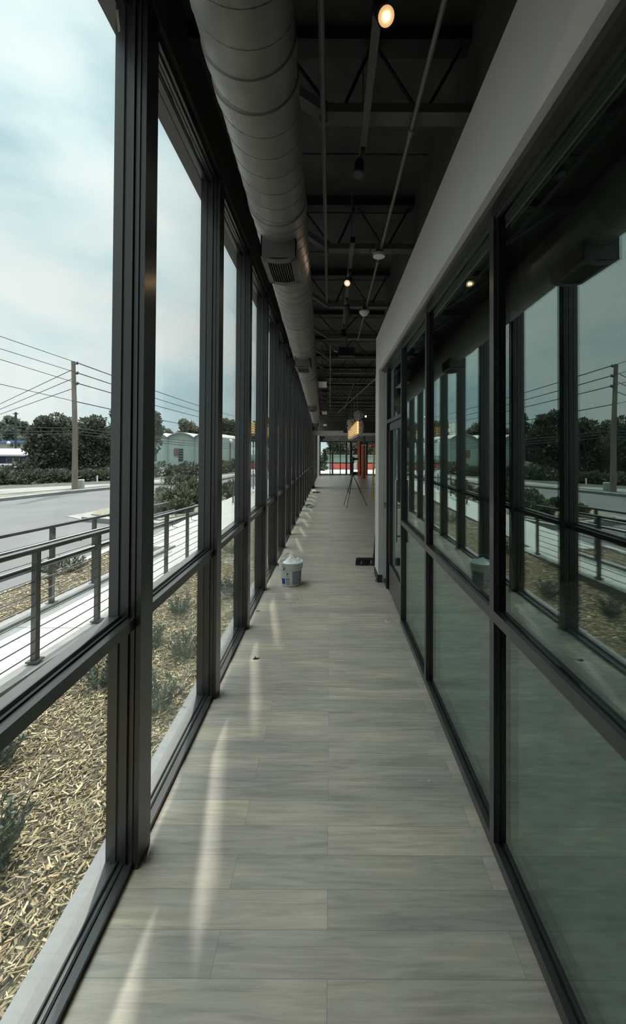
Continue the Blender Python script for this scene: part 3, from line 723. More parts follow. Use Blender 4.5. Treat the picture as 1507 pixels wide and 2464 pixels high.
# ---------------------------------------------------------------- broom
br = tag(empty('push_broom', (0.55, 6.2, 0)), 'black push broom on the floor partly hidden behind the wall end', 'broom')
MB().box(0.41, 0.86, 6.19, 6.25, 0.075, 0.105).build('broom_block', M['black_plastic'], br, bevel=.006)
bb = MB(); rnd = random.Random(5)
for k in range(260):
    x = 0.405+rnd.random()*0.45; y = 6.19+rnd.random()*.06
    bb.bar((x, y, .078), (x+rnd.uniform(-.012, .006), y+(y-6.22)*.7, 0.0), .004)
bb.build('bristles', M['black_plastic'], br)
MB().tube([(0.68, 6.22, .10), (0.70, 6.30, .30), (0.80, 6.5, 1.3)], .012, 10).tube([(.68, 6.22, .09), (.685, 6.25, .16)], .018, 10).build('broom_handle', M['black_plastic'], br)

# ---------------------------------------------------------------- tripod with camera
tp = tag(empty('tripod', (0.72, 12.6, 0)), 'thin black tripod with splayed legs standing in the far corridor', 'tripod')
apex = at(849.5, 1141, 12.6)
for u, v in ((828, 1215), (835, 1222), (883, 1217)):
    f_ = gp(u, v, 0.0); mid = apex.lerp(f_, .55)
    l = MB().tube([apex, mid], .012, 8).tube([mid, f_+Vector((0, 0, .01))], .008, 8).tube([mid-(f_-apex)*.02, mid+(f_-apex)*.02], .017, 8)
    lo = l.build('leg', M['black_plastic'], tp)
    MB().tube([f_+Vector((0, 0, .03)), f_], .012, 8).build('rubber_foot', M['black_plastic'], lo)
MB().tube([apex-Vector((0, 0, .05)), apex+Vector((0, 0, .36))], .022, 10).build('centre_column', M['black_plastic'], tp)
MB().lathe([(.03, -.04), (.045, -.02), (.045, .03), (.03, .06)], apex, 14).build('shoulder', M['black_plastic'], tp)
MB().lathe([(.02, -.04), (.035, -.02), (.035, .03), (.03, .05)], apex+Vector((0, 0, .36)), 14).build('ball_head', M['black_plastic'], tp)
ct = apex+Vector((.03, 0, .47))
cm = tag(empty('camera_body', ct), 'small black camera mounted on top of the tripod', 'camera')
MB().box(ct.x-.06, ct.x+.03, ct.y-.06, ct.y+.06, ct.z-.055, ct.z+.045).box(ct.x-.04, ct.x-.0, ct.y-.03, ct.y+.03, ct.z+.045, ct.z+.07).build('body', M['black_plastic'], cm, bevel=.008)
MB().lathe([(.030, .03), (.033, .05), (.033, .11), (.028, .13)], ct, 18, 'X').build('lens', M['black_plastic'], cm)

# ---------------------------------------------------------------- ladders
def ladder(x, y, h, w, m, label, spread=.5, yaw=0.0, tilt=0.0):
    t = tag(empty('step_ladder', (x, y, 0)), label, 'ladder')
    c, s = math.cos(yaw), math.sin(yaw)
    def P(a, b, z): return (x+a*c-b*s, y+a*s+b*c, z)
    for sx in (-1, 1):
        MB().bar(P(sx*w/2*1.15, 0, 0), P(sx*w/2*.8, spread*.45, h), .028, .07).build('front_rail', m, t)
        MB().bar(P(sx*w/2*1.1, spread, 0), P(sx*w/2*.8, spread*.55, h-.05), .022, .04).build('rear_rail', m, t)
    for k in range(1, 6):
        z = h*k/6.3; yy = spread*.45*z/h
        MB().bar(P(-w/2*(1.15-.35*z/h), yy, z), P(w/2*(1.15-.35*z/h), yy, z), .07, .022).build('step', M['chrome'], t)
    MB().box(x-w*.45, x+w*.45, y+spread*.38, y+spread*.62, h-.02, h+.03).build('top_cap', m, t)
    return t
def side_ladder(xa, xb, y, z0, z1, label, w=.36):
    t = tag(empty('step_ladder', (xa, y, 0)), label, 'ladder')
    for yy in (y, y+w):
        MB().box(xa-.035, xa+.035, yy-.012, yy+.012, z0, z1).build('front_rail', M['orange'], t)
        MB().bar((xb+.03, yy, z0), (xb-.01, yy, z1-.03), .022, .035).build('rear_rail', M['orange'], t)
    for k in range(1, 7):
        z = z0+(z1-z0)*k/7; MB().box(xa-.03, xa+.03, y, y+w, z, z+.022).build('step', M['orange'], t)
    MB().box(xa-.05, xb+.02, y-.02, y+w+.02, z1-.02, z1+.025).build('top_cap', M['white_plastic'], t)
side_ladder(1.86, 2.06, 23.2, 0, 2.02, 'orange fibreglass step ladder seen from its side near the far glass wall')
side_ladder(1.94, 2.02, 27.6, 0, 2.28, 'taller folded orange ladder standing by the far glazed door')
ladder(1.72, 13.9, 1.8, .42, M['yellow'], 'yellow fibreglass ladder half hidden behind the right wall end', .45, 0.05)
# exit sign
es = at(897, 1072.5, 26.5)
xs_ = tag(empty('exit_sign', es), 'red lit exit sign hanging in the far hall by the right door', 'exit sign')
MB().box(es.x-.13, es.x+.13, es.y, es.y+.04, es.z-.08, es.z+.08).build('housing', M['black_plastic'], xs_)
cu = bpy.data.curves.new('exit_text', 'FONT'); cu.body = 'EXIT'; cu.size = .15; cu.align_x = 'CENTER'; cu.align_y = 'CENTER'; cu.extrude = .002
to = bpy.data.objects.new('exit_lettering', cu); C.objects.link(to); cu.materials.append(M['exit'])
bpy.context.view_layer.update()
tme = bpy.data.meshes.new_from_object(to.evaluated_get(bpy.context.evaluated_depsgraph_get()))
bpy.data.objects.remove(to); to = bpy.data.objects.new('exit_lettering', tme); C.objects.link(to)
if not tme.materials: tme.materials.append(M['exit'])
to.rotation_euler = (R(90), 0, 0); to.parent = xs_; to.location = (0, -.004, 0)
MB().tube([(es.x, es.y+.02, es.z+.08), (es.x, es.y+.02, 4.095)], .008, 6).build('stem', M['black_steel'], xs_)
# speaker like fixture and sagging cable by the white beam
sp_ = at(775, 1054, 20.5)
t = tag(empty('wall_projector', sp_), 'dark angled fixture under the white beam at the far left', 'fixture')
MB().box(sp_.x-.10, sp_.x+.14, sp_.y, sp_.y+.3, sp_.z-.02, sp_.z+.08).add([(sp_.x-.08, sp_.y, sp_.z-.02), (sp_.x+.06, sp_.y, sp_.z-.02), (sp_.x+.0, sp_.y, sp_.z-.16), (sp_.x-.08, sp_.y+.2, sp_.z-.02), (sp_.x+.06, sp_.y+.2, sp_.z-.02), (sp_.x, sp_.y+.2, sp_.z-.16)], [(0, 1, 2), (3, 5, 4), (0, 2, 5, 3), (1, 4, 5, 2)]).build('housing', M['black_plastic'], t)
MB().bar((sp_.x, sp_.y+.1, sp_.z+.05), (sp_.x, 19.0, 2.45), .03).build('bracket', M['black_steel'], t)
cps = []
for k in range(17):
    q = k/16; p = at(797+24*q, 1046.8+11*math.sin(math.pi*q), 18.9); cps.append(p)
tag(MB().tube(cps, .007, 6).build('hanging_cable', M['white_plastic']), 'thin pale cable sagging below the white beam', 'cable')

# ---------------------------------------------------------------- litter on the floor
def litter(name, m, u, v, z, pts, r, label, cat):
    p = gp(u, v, 0); return tag(MB().tube([(p.x+a, p.y+b, z+c) for a, b, c in pts], r, 5).build(name, m), label, cat)
p = gp(932, 1499, 0)
o = MB().add([(p.x-.018, p.y+.03, .022), (p.x-.006, p.y+.03, .020), (p.x+.0, p.y, .001), (p.x-.010, p.y, .001), (p.x+.002, p.y, .001), (p.x+.03, p.y+.02, .012), (p.x+.034, p.y+.01, .016), (p.x+.002, p.y-.01, .001),
              (p.x-.018, p.y+.03, .023), (p.x-.006, p.y+.03, .021), (p.x+.0, p.y, .002), (p.x-.010, p.y, .002), (p.x+.002, p.y, .002), (p.x+.03, p.y+.02, .013), (p.x+.034, p.y+.01, .017), (p.x+.002, p.y-.01, .002)],
             [(0, 1, 2, 3), (8, 11, 10, 9), (4, 5, 6, 7), (12, 15, 14, 13), (0, 3, 11, 8), (1, 9, 10, 2), (4, 12, 13, 5), (7, 6, 14, 15)])
tag(o.build('paper_scrap', M['paper']), 'tiny folded white paper scrap on the floor near the storefront', 'paper scrap')
lf_ = gp(616, 1586, 0)
o = MB().tube([(lf_.x-.022, lf_.y-.005, .004), (lf_.x-.005, lf_.y, .007), (lf_.x+.02, lf_.y+.002, .005), (lf_.x+.032, lf_.y+.012, .008)], [.004, .008, .005, .001], 6).tube([(lf_.x-.01, lf_.y+.003, .008), (lf_.x-.008, lf_.y+.02, .012)], [.006, .003], 6)
tag(o.build('dry_leaf', M['leaf_dry']), 'small curled dark leaf at the sun streak on the floor', 'leaf')
litter('wood_splinter', M['leaf_dry'], 621, 1471, .003, [(-.02, 0, 0), (.02, .004, 0)], .003, 'dark splinter on the floor beside the window mullion', 'splinter')
litter('string', M['paper'], 668, 1712, .002, [(-.025, -.004, 0), (-.005, .004, .001), (.02, -.004, 0), (.03, .003, 0)], .0009, 'short pale thread lying on the middle floor planks', 'thread')
for i, (u, v, s, w) in enumerate(((717, 1443, .006, 'behind the bucket on the camera side'), (671, 1466, .005, 'beside the narrow sun streak near the bucket'), (1034, 1880, .006, 'near the right sill of the corridor'), (1246, 2183, .008, 'at the right sill close to the camera'), (1263, 2216, .004, 'just below the larger crumb at the right sill'), (1140, 1999, .003, 'in the middle of the right floor planks'), (905, 1398, .012, 'by the end of the baseboard'), (708, 1587, .004, 'on the floor right of the dry leaf'))):
    p = gp(u, v, 0)
    tag(MB().lathe([(s*.4, 0), (s, s*.4), (s*.8, s*.9), (s*.2, s*1.2)], (p.x, p.y, 0), 7).build('plaster_crumb', M['paper'] if i % 3 else M['leaf_dry']), 'tiny %s crumb on the floor %s' % ('pale' if i % 3 else 'dark', w), 'crumb')
# cables and paper at the far left
p = gp(745, 1219, 0)
o = MB()
for k in range(3):
    o.tube([(p.x+.09*(1+.2*k)*math.cos(a*.35), p.y+.25*(1+.15*k)*math.sin(a*.35), .008+.01*k) for a in range(19)], .007, 5)
tag(o.build('cable_coil', M['green_panel']), 'dark green cable coiled on the floor by the far windows', 'cable')
p = gp(731, 1214, 0)
tag(MB().lathe([(.025, 0), (.027, .01), (.027, .14), (.01, .17), (.01, .19)], (p.x+.02, p.y, 0), 14).build('plastic_bottle', M['white_plastic'], smooth=True), 'small white bottle on the floor against the far windows', 'bottle')
p = gp(757, 1185, 0)
o = MB(); rnd = random.Random(2); crumple(o, (p.x, p.y, .05), .11, .22, .05, rnd, 12, 7)
tag(o.build('crumpled_paper', M['paper']), 'crumpled white paper on the floor near the white pilaster', 'paper')
tag(MB().tube([(p.x+.05, p.y, .01), (p.x+.18, p.y+.15, .02), (p.x+.25, p.y-.1, .01), (p.x+.10, p.y-.25, .01)], .010, 5).build('tangled_cord', M['black_plastic']), 'dark cord tangled with crumpled paper near the white pilaster', 'cord')
# masking tape on the first mullion
q = at(285, 56, 1.712)
tp_ = MB().add([(q.x-.009, 1.7035, q.z+.047), (q.x+.003, 1.7035, q.z+.050), (q.x+.014, 1.7035, q.z-.042), (q.x+.003, 1.7035, q.z-.050), (q.x-.009, 1.7045, q.z+.047), (q.x+.003, 1.7045, q.z+.050), (q.x+.014, 1.7045, q.z-.042), (q.x+.003, 1.7045, q.z-.050)],
               [(0, 1, 2, 3), (7, 6, 5, 4), (0, 4, 5, 1), (1, 5, 6, 2), (2, 6, 7, 3), (3, 7, 4, 0)])
tag(tp_.build('masking_tape', M['tape']), 'strip of yellowish masking tape high on the nearest mullion', 'tape')

# ================================================================ outdoors
G = -0.5
struct('ground', MB().box(-120, -2.0, -30, 140, G-.4, G), M['asphalt'])
struct('ground_far', MB().box(-2.0, 60, YE+0.2, 140, -.5, -.10), M['concrete'])
# mulch bed by the windows, gently falling away from the sill
def grid_surface(name, x0, x1, y0, y1, zf, m, nx=24, ny=90, noise=.012, **k):
    mb = MB(); rnd = random.Random(4)
    for j in range(ny+1):
        for i in range(nx+1):
            x = x0+(x1-x0)*i/nx; y = y0+(y1-y0)*j/ny; mb.v.append((x, y, zf(x, y)+rnd.uniform(-noise, noise)))
    for j in range(ny):
        for i in range(nx): a = j*(nx+1)+i; mb.f.append((a, a+1, a+nx+2, a+nx+1))
    return struct(name, mb, m, smooth=True)
def zmulch(x, y): return -0.06 - 0.08*(-x-1.0)/1.3 - 0.012*max(0, y-3)
grid_surface('ground_mulch_bed', -2.62, -0.995, -1.5, 26, zmulch, M['soil'])
def zstrip(x, y): return 0.0 - 0.05*(y-4) - 0.15*(-x-3.25)/1.2
grid_surface('ground_mulch_strip', -4.5, -3.2, 1.0, 9.0, zstrip, M['soil'])
# ramp, kerbs, walkway
def zr(y): return 0.03 - 0.05*(y-4)
def slope_box(mb, x0, x1, y0, y1, t0, t1, bot):
    return mb.add([(x0, y0, bot), (x1, y0, bot), (x1, y1, bot), (x0, y1, bot), (x0, y0, t0), (x1, y0, t0), (x1, y1, t1), (x0, y1, t1)],
                  [(0, 3, 2, 1), (4, 5, 6, 7), (0, 1, 5, 4), (1, 2, 6, 5), (2, 3, 7, 6), (3, 0, 4, 7)])
rm = MB(); y = 0.4
while y < 8.2:
    slope_box(rm, -3.10, -2.36, y, y+1.19, zr(y)-.03, zr(y+1.19)-.03, -.6); y += 1.2
struct('ground_ramp', rm, M['concrete'])
struct('trim_ramp_kerb_near', slope_box(MB(), -2.37, -2.22, 0.4, 8.2, zr(.4)+.0, zr(8.2), -.6), M['curb'])
struct('trim_ramp_kerb_far', slope_box(MB(), -3.24, -3.09, 0.4, 8.2, zr(.4)+.0, zr(8.2), -.6), M['curb'])
wk = MB(); y = 8.2
while y < 27:
    wk.box(-4.0, -2.60, y, y+1.49, -.6, -.21); y += 1.5
struct('ground_walkway', wk, M['concrete'])
struct('trim_parking_kerb', MB().box(-4.65, -4.5, 0.5, 9.0, -.6, -.33), M['concrete'])
# planted island
isl = [gp(u, v, -.40) for u, v in ((196, 1247), (212, 1236), (262, 1224), (380, 1186), (480, 1172), (570, 1168), (600, 1170), (600, 1188), (560, 1196), (480, 1240), (380, 1262), (262, 1252))]
cx = sum(p.x for p in isl)/len(isl); cy = sum(p.y for p in isl)/len(isl)
struct('trim_island_kerb', MB().prism([(p.x, p.y) for p in isl], -.6, -.36), M['walk'])
struct('ground_island', MB().prism([(p.x+(cx-p.x)*.07, p.y+(cy-p.y)*.07) for p in isl], -.5, -.33), M['soil_far'])
ga = [gp(u, v, -.495) for u, v in ((196, 1250), (160, 1243), (235, 1229), (266, 1222))]
struct('ground_gutter', MB().prism([(p.x, p.y) for p in ga], -.52, -.485), M['walk'])

# far kerb, verge and sidewalk along the street
def strip(name, top, bot, z0, z1, m):
    P = [gp(u, v, G) for u, v in top] + [gp(u, v, G) for u, v in bot][::-1]
    return struct(name, MB().prism([(p.x, p.y) for p in P], z0, z1), m)
US = [-260, 0, 130, 265, 375, 480, 570, 640]
kerb = [1236, 1207, 1192, 1178, 1168, 1166.5, 1149, 1145]
verge = [1232, 1203.5, 1189, 1176, 1166.5, 1165, 1148, 1144]
side_b = [1222, 1197, 1186, 1175, 1166, 1163, 1147, 1143]
side_t = [1198, 1184, 1177, 1170, 1160, 1154, 1143, 1140]
back = [1184, 1172, 1166, 1160, 1152, 1147, 1136, 1133]
strip('trim_street_kerb', list(zip(US, kerb)), list(zip(US, verge)), G, G+.13, M['curb'])
strip('trim_street_kerb_top', list(zip(US, [a*.3+b*.7 for a, b in zip(kerb, verge)])), list(zip(US, verge)), G+.13, G+.14, M['walk'])
strip('ground_verge', list(zip(US, verge)), list(zip(US, side_b)), G, G+.13, M['grass'])
strip('ground_sidewalk', list(zip(US, side_b)), list(zip(US, side_t)), G, G+.15, M['walk'])
strip('ground_bank', list(zip(US, side_t)), list(zip(US, back)), G, G+.14, M['bank'])

# ---------------------------------------------------------------- wood chips
def chips(name, area, n, zf, label, seed, s0=1.0):
    rnd = random.Random(seed); mb = MB(); x0, x1, y0, y1, gam = area
    for _ in range(n):
        x = rnd.uniform(x0, x1); y = y0 + (y1-y0)*rnd.random()**gam
        big = rnd.random() < .06
        l = rnd.uniform(.012, .044)*s0*(1.6 if big else 1); w = l*rnd.uniform(.10, .30); h = rnd.uniform(.002, .005)
        a = rnd.gauss(0.9, 1.1); tl = rnd.uniform(-.35, .35); ro = rnd.uniform(-.6, .6)
        d = Vector((math.cos(a)*math.cos(tl), math.sin(a)*math.cos(tl), math.sin(tl)))
        sd = Vector((-math.sin(a), math.cos(a), 0)); sd = (sd*math.cos(ro) + Vector((0, 0, 1))*math.sin(ro)); nn = d.cross(sd).normalized()
        c = Vector((x, y, zf(x, y)+rnd.uniform(.002, .022)))
        tp0 = rnd.uniform(.4, 1); tp1 = rnd.uniform(.2, 1)
        vs = []
        for t_, q in ((-l/2, tp0), (l/2, tp1)):
            for i, j in ((-1, -1), (1, -1), (1, 1), (-1, 1)): vs.append(c+d*t_+sd*(i*w/2*q)+nn*(j*h/2))
        mb.add(vs, [(0, 3, 2, 1), (4, 5, 6, 7), (0, 1, 5, 4), (1, 2, 6, 5), (2, 3, 7, 6), (3, 0, 4, 7)])
    me = bpy.data.meshes.new(name); me.from_pydata(mb.v, [], mb.f); me.materials.append(M['chips'])
    o = bpy.data.objects.new(name, me); C.objects.link(o)
    return tag(o, label, 'wood chips', kind='stuff')
chips('wood_chip_mulch', (-2.24, -1.0, 0.4, 9.5, 1.7), 52000, zmulch, 'golden wood chip mulch covering the bed outside the windows', 1, 1.1)
chips('wood_chip_mulch', (-2.6, -1.0, 9.0, 24, 1.2), 7000, zmulch, 'wood chip mulch in the farther bed beyond the ramp end', 5, 1.8)
chips('wood_chip_mulch', (-4.48, -3.26, 1.5, 9.0, 1.1), 9000, zstrip, 'wood chip mulch strip between the ramp and the parking area', 2, 1.5)

# ---------------------------------------------------------------- foliage
def leaf_quads(mb, c, rx, ry, rz, n, s, rnd, shell=.55, up=0.0, asp=.45, low=-1):
    for _ in range(n):
        while True:
            d = Vector((rnd.gauss(0, 1), rnd.gauss(0, 1), rnd.gauss(0, 1)))
            if d.length > .01: break
        d.normalize()
        if d.z < low: d.z = abs(d.z)
        r = shell + (1-shell)*rnd.random()
        p = Vector((c[0]+d.x*rx*r, c[1]+d.y*ry*r, c[2]+d.z*rz*r))
        a = (d + Vector((rnd.uniform(-1, 1), rnd.uniform(-1, 1), rnd.uniform(-1, 1)+up))).normalized()
        b_ = a.cross(Vector((rnd.uniform(-1, 1), rnd.uniform(-1, 1), rnd.uniform(-1, 1)))).normalized()
        l = s*rnd.uniform(.6, 1.3)
        o = len(mb.v)
        mb.v += [tuple(p), tuple(p+a*l*.5+b_*l*asp*.5), tuple(p+a*l), tuple(p+a*l*.5-b_*l*asp*.5)]
        mb.f.append((o, o+1, o+2, o+3))
def fbuild(mb, name, m, parent=None):
    me = bpy.data.meshes.new(name); me.from_pydata(mb.v, [], mb.f); me.materials.append(m)
    o = bpy.data.objects.new(name, me); C.objects.link(o)
    if parent: o.parent = parent; o.matrix_parent_inverse = Matrix.Translation(-parent.location)
    return o
def small_shrub(x, y, z, r, h, label, seed, m='leaf_blue', n=900, ls=.035):
    rnd = random.Random(seed); t = tag(empty('low_shrub', (x, y, z)), label, 'shrub', 'small shrubs in the mulch bed')
    mb = MB(); st = MB()
    for k in range(26):
        a = rnd.uniform(0, 6.28); rr = r*math.sqrt(rnd.random()); tip = Vector((x+rr*math.cos(a), y+rr*math.sin(a), z+h*rnd.uniform(.55, 1.05)*(1-.35*(rr/r)**2)))
        base = Vector((x+.15*rr*math.cos(a), y+.15*rr*math.sin(a), z-.01))
        st.tube([base, base.lerp(tip, .5)+Vector((0, 0, .02)), tip], [.004, .003, .0015], 5)
        for i in range(n//26):
            q = rnd.uniform(.25, 1.05); p = base.lerp(tip, q)
            d = ((tip-base).normalized()*rnd.uniform(.3, 1)+Vector((rnd.uniform(-1, 1), rnd.uniform(-1, 1), rnd.uniform(-.3, .8)))).normalized()
            b_ = d.cross(Vector((rnd.uniform(-1, 1), rnd.uniform(-1, 1), rnd.uniform(-1, 1)))).normalized(); l = ls*rnd.uniform(.6, 1.2)
            o = len(mb.v); mb.v += [tuple(p), tuple(p+d*l*.5+b_*l*.16), tuple(p+d*l), tuple(p+d*l*.5-b_*l*.16)]; mb.f.append((o, o+1, o+2, o+3))
    fbuild(mb, 'foliage', M[m], t); st.build('stems', M['bark'], t)
specs = [(-15, 1850, .17, .24, 'blue-green low shrub in the mulch below the near transom'), (-12, 2110, .16, .26, 'blue-green low shrub at the left edge, closest to the camera'),
         (235, 1660, .17, .22, 'low shrub half hidden behind the first mullion below the transom'), (440, 1590, .19, .22, 'low shrub in the mulch, middle of the second window'),
         (385, 1725, .17, .24, 'low shrub in the mulch at the left of the second window'), (372, 1560, .15, .2, 'low shrub in the mulch behind the leftmost one of the second window'),
         (432, 1478, .18, .22, 'low shrub under the second window transom, toward the ramp'), (552, 1440, .2, .22, 'low shrub in the mulch seen through the third window'), (556, 1325, .25, .25, 'farther low shrub in the mulch seen high in the third window')]
for i, (u, v, r, h, lab) in enumerate(specs):
    p = gp(u, v, -.12); p.x = max(p.x, -2.1)
    small_shrub(p.x, p.y, zmulch(p.x, p.y), r, h, lab, 20+i)
for i, (y, h) in enumerate(((11, .3), (13.5, .35), (16.5, .3))):
    small_shrub(-1.8, y, zmulch(-1.8, y), .25, h, 'low shrub in the far mulch bed, %s past the ramp end' % ORD[i], 60+i, n=500, ls=.05)

def bush(u, v, z, rx, rz, label, seed, m='leaf_shrub', n=700, ls=.16, group='shrubs on the planted island', cat='bush'):
    p = gp(u, v, z); t = tag(empty('leafy_bush', p), label, cat, group); rnd = random.Random(seed); mb = MB()
    for k in range(5):
        a = rnd.uniform(0, 6.28); q = rnd.uniform(.2, .6)*rx
        leaf_quads(mb, (p.x+q*math.cos(a), p.y+q*math.sin(a), p.z+rz*rnd.uniform(.4, .6)), rx*.6, rx*.6, rz*.55, n//5, ls, rnd, .4, .8, .35)
    fbuild(mb, 'foliage', M[m], t)
    st = MB()
    for k in range(5): st.tube([(p.x, p.y, p.z-.02), (p.x+rnd.uniform(-.4, .4)*rx, p.y+rnd.uniform(-.4, .4)*rx, p.z+rz*.7)], [.02, .008], 5)
    st.build('stems', M['bark'], t)
isb = [(390, 1215, .6, .55), (415, 1212, .8, .8), (440, 1214, .8, .85), (468, 1212, .7, .6), (425, 1235, .6, .6), (448, 1232, .6, .5), (395, 1196, .8, .6), (430, 1190, .9, .7), (462, 1186, .9, .9), (478, 1203, .7, .6), (500, 1196, .8, .7), (520, 1200, .8, .6), (545, 1194, .8, .8), (560, 1190, .8, .9), (557, 1200, .7, .5), (385, 1235, .5, .4), (350, 1222, .7, .6), (320, 1228, .6, .5), (300, 1238, .5, .5)]
pos = ['beside the ramp railing end', 'left of centre', 'centre', 'right']
for i, (u, v, rx, rz) in enumerate(isb):
    side = 'seen in the second window' if 375 < u < 485 else ('seen in the third window' if u > 530 else 'behind a mullion')
    bush(u, v, -.35, rx*.42, rz*.62, 'leafy bush on planted island, %s, %s from the left' % (side, ORD[sorted([q[0] for q in isb]).index(u)]), 100+i)
for i, (u, v) in enumerate(((399, 1164), (407, 1163.5), (423, 1162), (432, 1162), (438, 1162), (445, 1161.5), (452, 1161), (459, 1160.5), (470, 1160.5))):
    bush(u, v, -.36, .28, .40, 'tiny shrub in the street-side row before the warehouse, %s from the left' % ORD[i], 200+i, n=200, ls=.14, group='row of tiny shrubs by the street')
def ordleft(i, s): return s
p_ = [(340, 1345), ]
for i, (u, v) in enumerate(((128, 1372), (170, 1365))):
    pp = gp(u, v, -.15)
    small_shrub(max(-4.3, min(-3.5, pp.x)), pp.y, zstrip(-3.9, pp.y), .3, .22, ['low shrub in the mulch strip behind the far railing, left one', 'low shrub in the mulch strip behind the far railing, right one'][i], 300+i, 'leaf_shrub', 600, .06)

def tree(u, vb, vt, Y, wpx, label, seed, m='leaf_tree', n=5000, ls=None, blobs=16, trunk=True, zb=-.7, flat=1.0, group='trees beyond the street', cat='tree'):
    rnd = random.Random(seed); c = at(u, vb, Y); top = at(u, vt, Y); hw = wpx/2/F*Y; z0 = min(c.z, top.z)
    ls = ls or Y*.0062
    t = tag(empty('broadleaf_tree', (c.x, Y, zb)), label, cat, group)
    mb = MB(); hh = top.z - c.z
    for k in range(blobs):
        q = (k+.5)/blobs; zz = c.z + hh*(.10+.80*q)
        wr_ = hw*(1.0-.55*max(0, q-.45)/.55)*(.8 if q < .15 else 1); a = rnd.uniform(0, 6.28); rr = wr_*rnd.uniform(.35, .75)
        br_ = hw*rnd.uniform(.28, .42)*(1-.25*q)
        leaf_quads(mb, (c.x+rr*math.cos(a), Y+rr*.7*math.sin(a), zz), br_, br_, br_*.72*flat, n//blobs, ls, rnd, .55, .2, .6)
    leaf_quads(mb, (c.x, Y, c.z+hh*.5), hw*.6, hw*.5, hh*.38, n//6, ls*1.3, rnd, .2, 0, .7)
    fbuild(mb, 'crown', M[m], t)
    if trunk:
        tk = MB().tube([(c.x, Y, zb), (c.x+.1, Y, c.z+hh*.35), (c.x-.1, Y, c.z+hh*.8)], [hw*.07+.08, hw*.05+.05, .04], 8)
        for k in range(5):
            a = rnd.uniform(0, 6.28); tk.tube([(c.x+.05, Y, c.z+hh*.3), (c.x+hw*.6*math.cos(a), Y+hw*.4*math.sin(a), c.z+hh*rnd.uniform(.5, .85))], [.10, .03], 6)
        tk.build('trunk', M['bark'], t)
tree(118, 1160, 990, 33, 140, 'big dark tree with ragged top left of the utility pole', 1, n=12000, blobs=34)
tree(172, 1160, 1002, 36, 150, 'dark broad tree directly behind the utility pole', 2, n=11000, blobs=30)
tree(228, 1160, 996, 35, 150, 'dense grey-green tree right of the utility pole', 3, n=12000, blobs=34)
tree(300, 1150, 975, 38, 130, 'tall tree behind the first mullion', 4, n=12000, blobs=34)
tree(365, 1110, 985, 40, 80, 'tree at the left edge of the second window above the warehouse', 5, n=5000)
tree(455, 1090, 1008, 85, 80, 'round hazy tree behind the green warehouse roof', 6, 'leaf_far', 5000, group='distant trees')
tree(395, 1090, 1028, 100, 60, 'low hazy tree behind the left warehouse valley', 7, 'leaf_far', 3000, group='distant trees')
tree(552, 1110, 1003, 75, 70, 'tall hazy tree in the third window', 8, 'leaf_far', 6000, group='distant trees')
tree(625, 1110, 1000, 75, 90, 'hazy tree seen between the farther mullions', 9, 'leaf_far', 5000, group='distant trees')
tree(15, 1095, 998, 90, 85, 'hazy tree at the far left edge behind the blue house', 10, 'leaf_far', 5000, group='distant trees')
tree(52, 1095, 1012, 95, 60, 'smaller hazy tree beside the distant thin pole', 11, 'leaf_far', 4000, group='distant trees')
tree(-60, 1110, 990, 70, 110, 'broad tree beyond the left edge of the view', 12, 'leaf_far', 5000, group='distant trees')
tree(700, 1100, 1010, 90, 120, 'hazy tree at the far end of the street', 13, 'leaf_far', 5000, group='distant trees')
# hedge along the bank
def hedge(pts, h, label, seed, m='leaf_tree', n=6000, dep=1.2, ls=.22):
    rnd = random.Random(seed); mb = MB()
    P = [gp(u, v, G) for u, v in pts]
    tot = sum((b_-a).length for a, b_ in zip(P, P[1:]))
    for a, b_ in zip(P, P[1:]):
        k = max(2, int((b_-a).length/.8))
        for i in range(k):
            c = a.lerp(b_, (i+rnd.random())/k); hh = h*rnd.uniform(.8, 1.25)
            leaf_quads(mb, (c.x+rnd.uniform(-.3, .3), c.y+rnd.uniform(-.2, .4)*dep, G+hh*.45), .9, dep, hh*.62, int(n*.8/tot), ls, rnd, .5, .3, .6)
    return tag(fbuild(mb, 'wild_hedge', M[m]), label, 'hedge', kind='stuff')
hedge([(-160, 1180), (0, 1171), (130, 1165), (262, 1160)], .78, 'dark overgrown hedge along the sidewalk under the trees', 31, n=14000)
hedge([(262, 1158), (375, 1151), (480, 1146), (570, 1136), (640, 1132)], .95, 'dark brush along the foot of the green warehouse', 32, n=14000)
hedge([(-160, 1152), (-60, 1151), (60, 1150)], 1.0, 'dark bushes below the blue house', 33, n=6000)

# ---------------------------------------------------------------- utility poles and wires
pb = gp(180, 1183, G); PT = at(176.5, 870, pb.y); hp_ = PT.z
up = tag(empty('utility_pole', pb), 'tall brown wooden utility pole with insulators beside the street', 'utility pole')
pq = [(pb.x, pb.y, G-.1), (pb.x-.02, pb.y, 2.5), (PT.x, pb.y, PT.z)]
MB().tube(pq, [.15, .13, .10], 12).build('pole_shaft', M['pole'], up)
wires = MB()
att = []
for v in (874, 898, 923):
    q = at(186, v, pb.y); att.append(q)
    io = MB().tube([at(180, v+3, pb.y), q], .03, 6).build('bracket', M['wire'], up)
    MB().tube([at(184, v+2, pb.y), at(189, v-2, pb.y)], [.05, .08], 8).build('insulator', M['wire'], io)
wd_ = [((-300, 706), 14, (186, 873), (600, 1010), 80), ((-300, 745), 14, (186, 897), (600, 1020), 80), ((-300, 772), 14, (186, 922), (600, 1028), 80), ((-300, 855), 14, (182, 966), (600, 1045), 80)]
def wire(a, b, sag, r, label, n=14):
    pts = []
    for k in range(n+1):
        q = k/n; p = Vector(a).lerp(Vector(b), q); p.z -= sag*4*q*(1-q); pts.append(p)
    return tag(MB().tube(pts, r, 5).build('power_line', M['wire']), label, 'power line', 'overhead wires')
nm = ['top', 'second', 'third', 'lowest long']
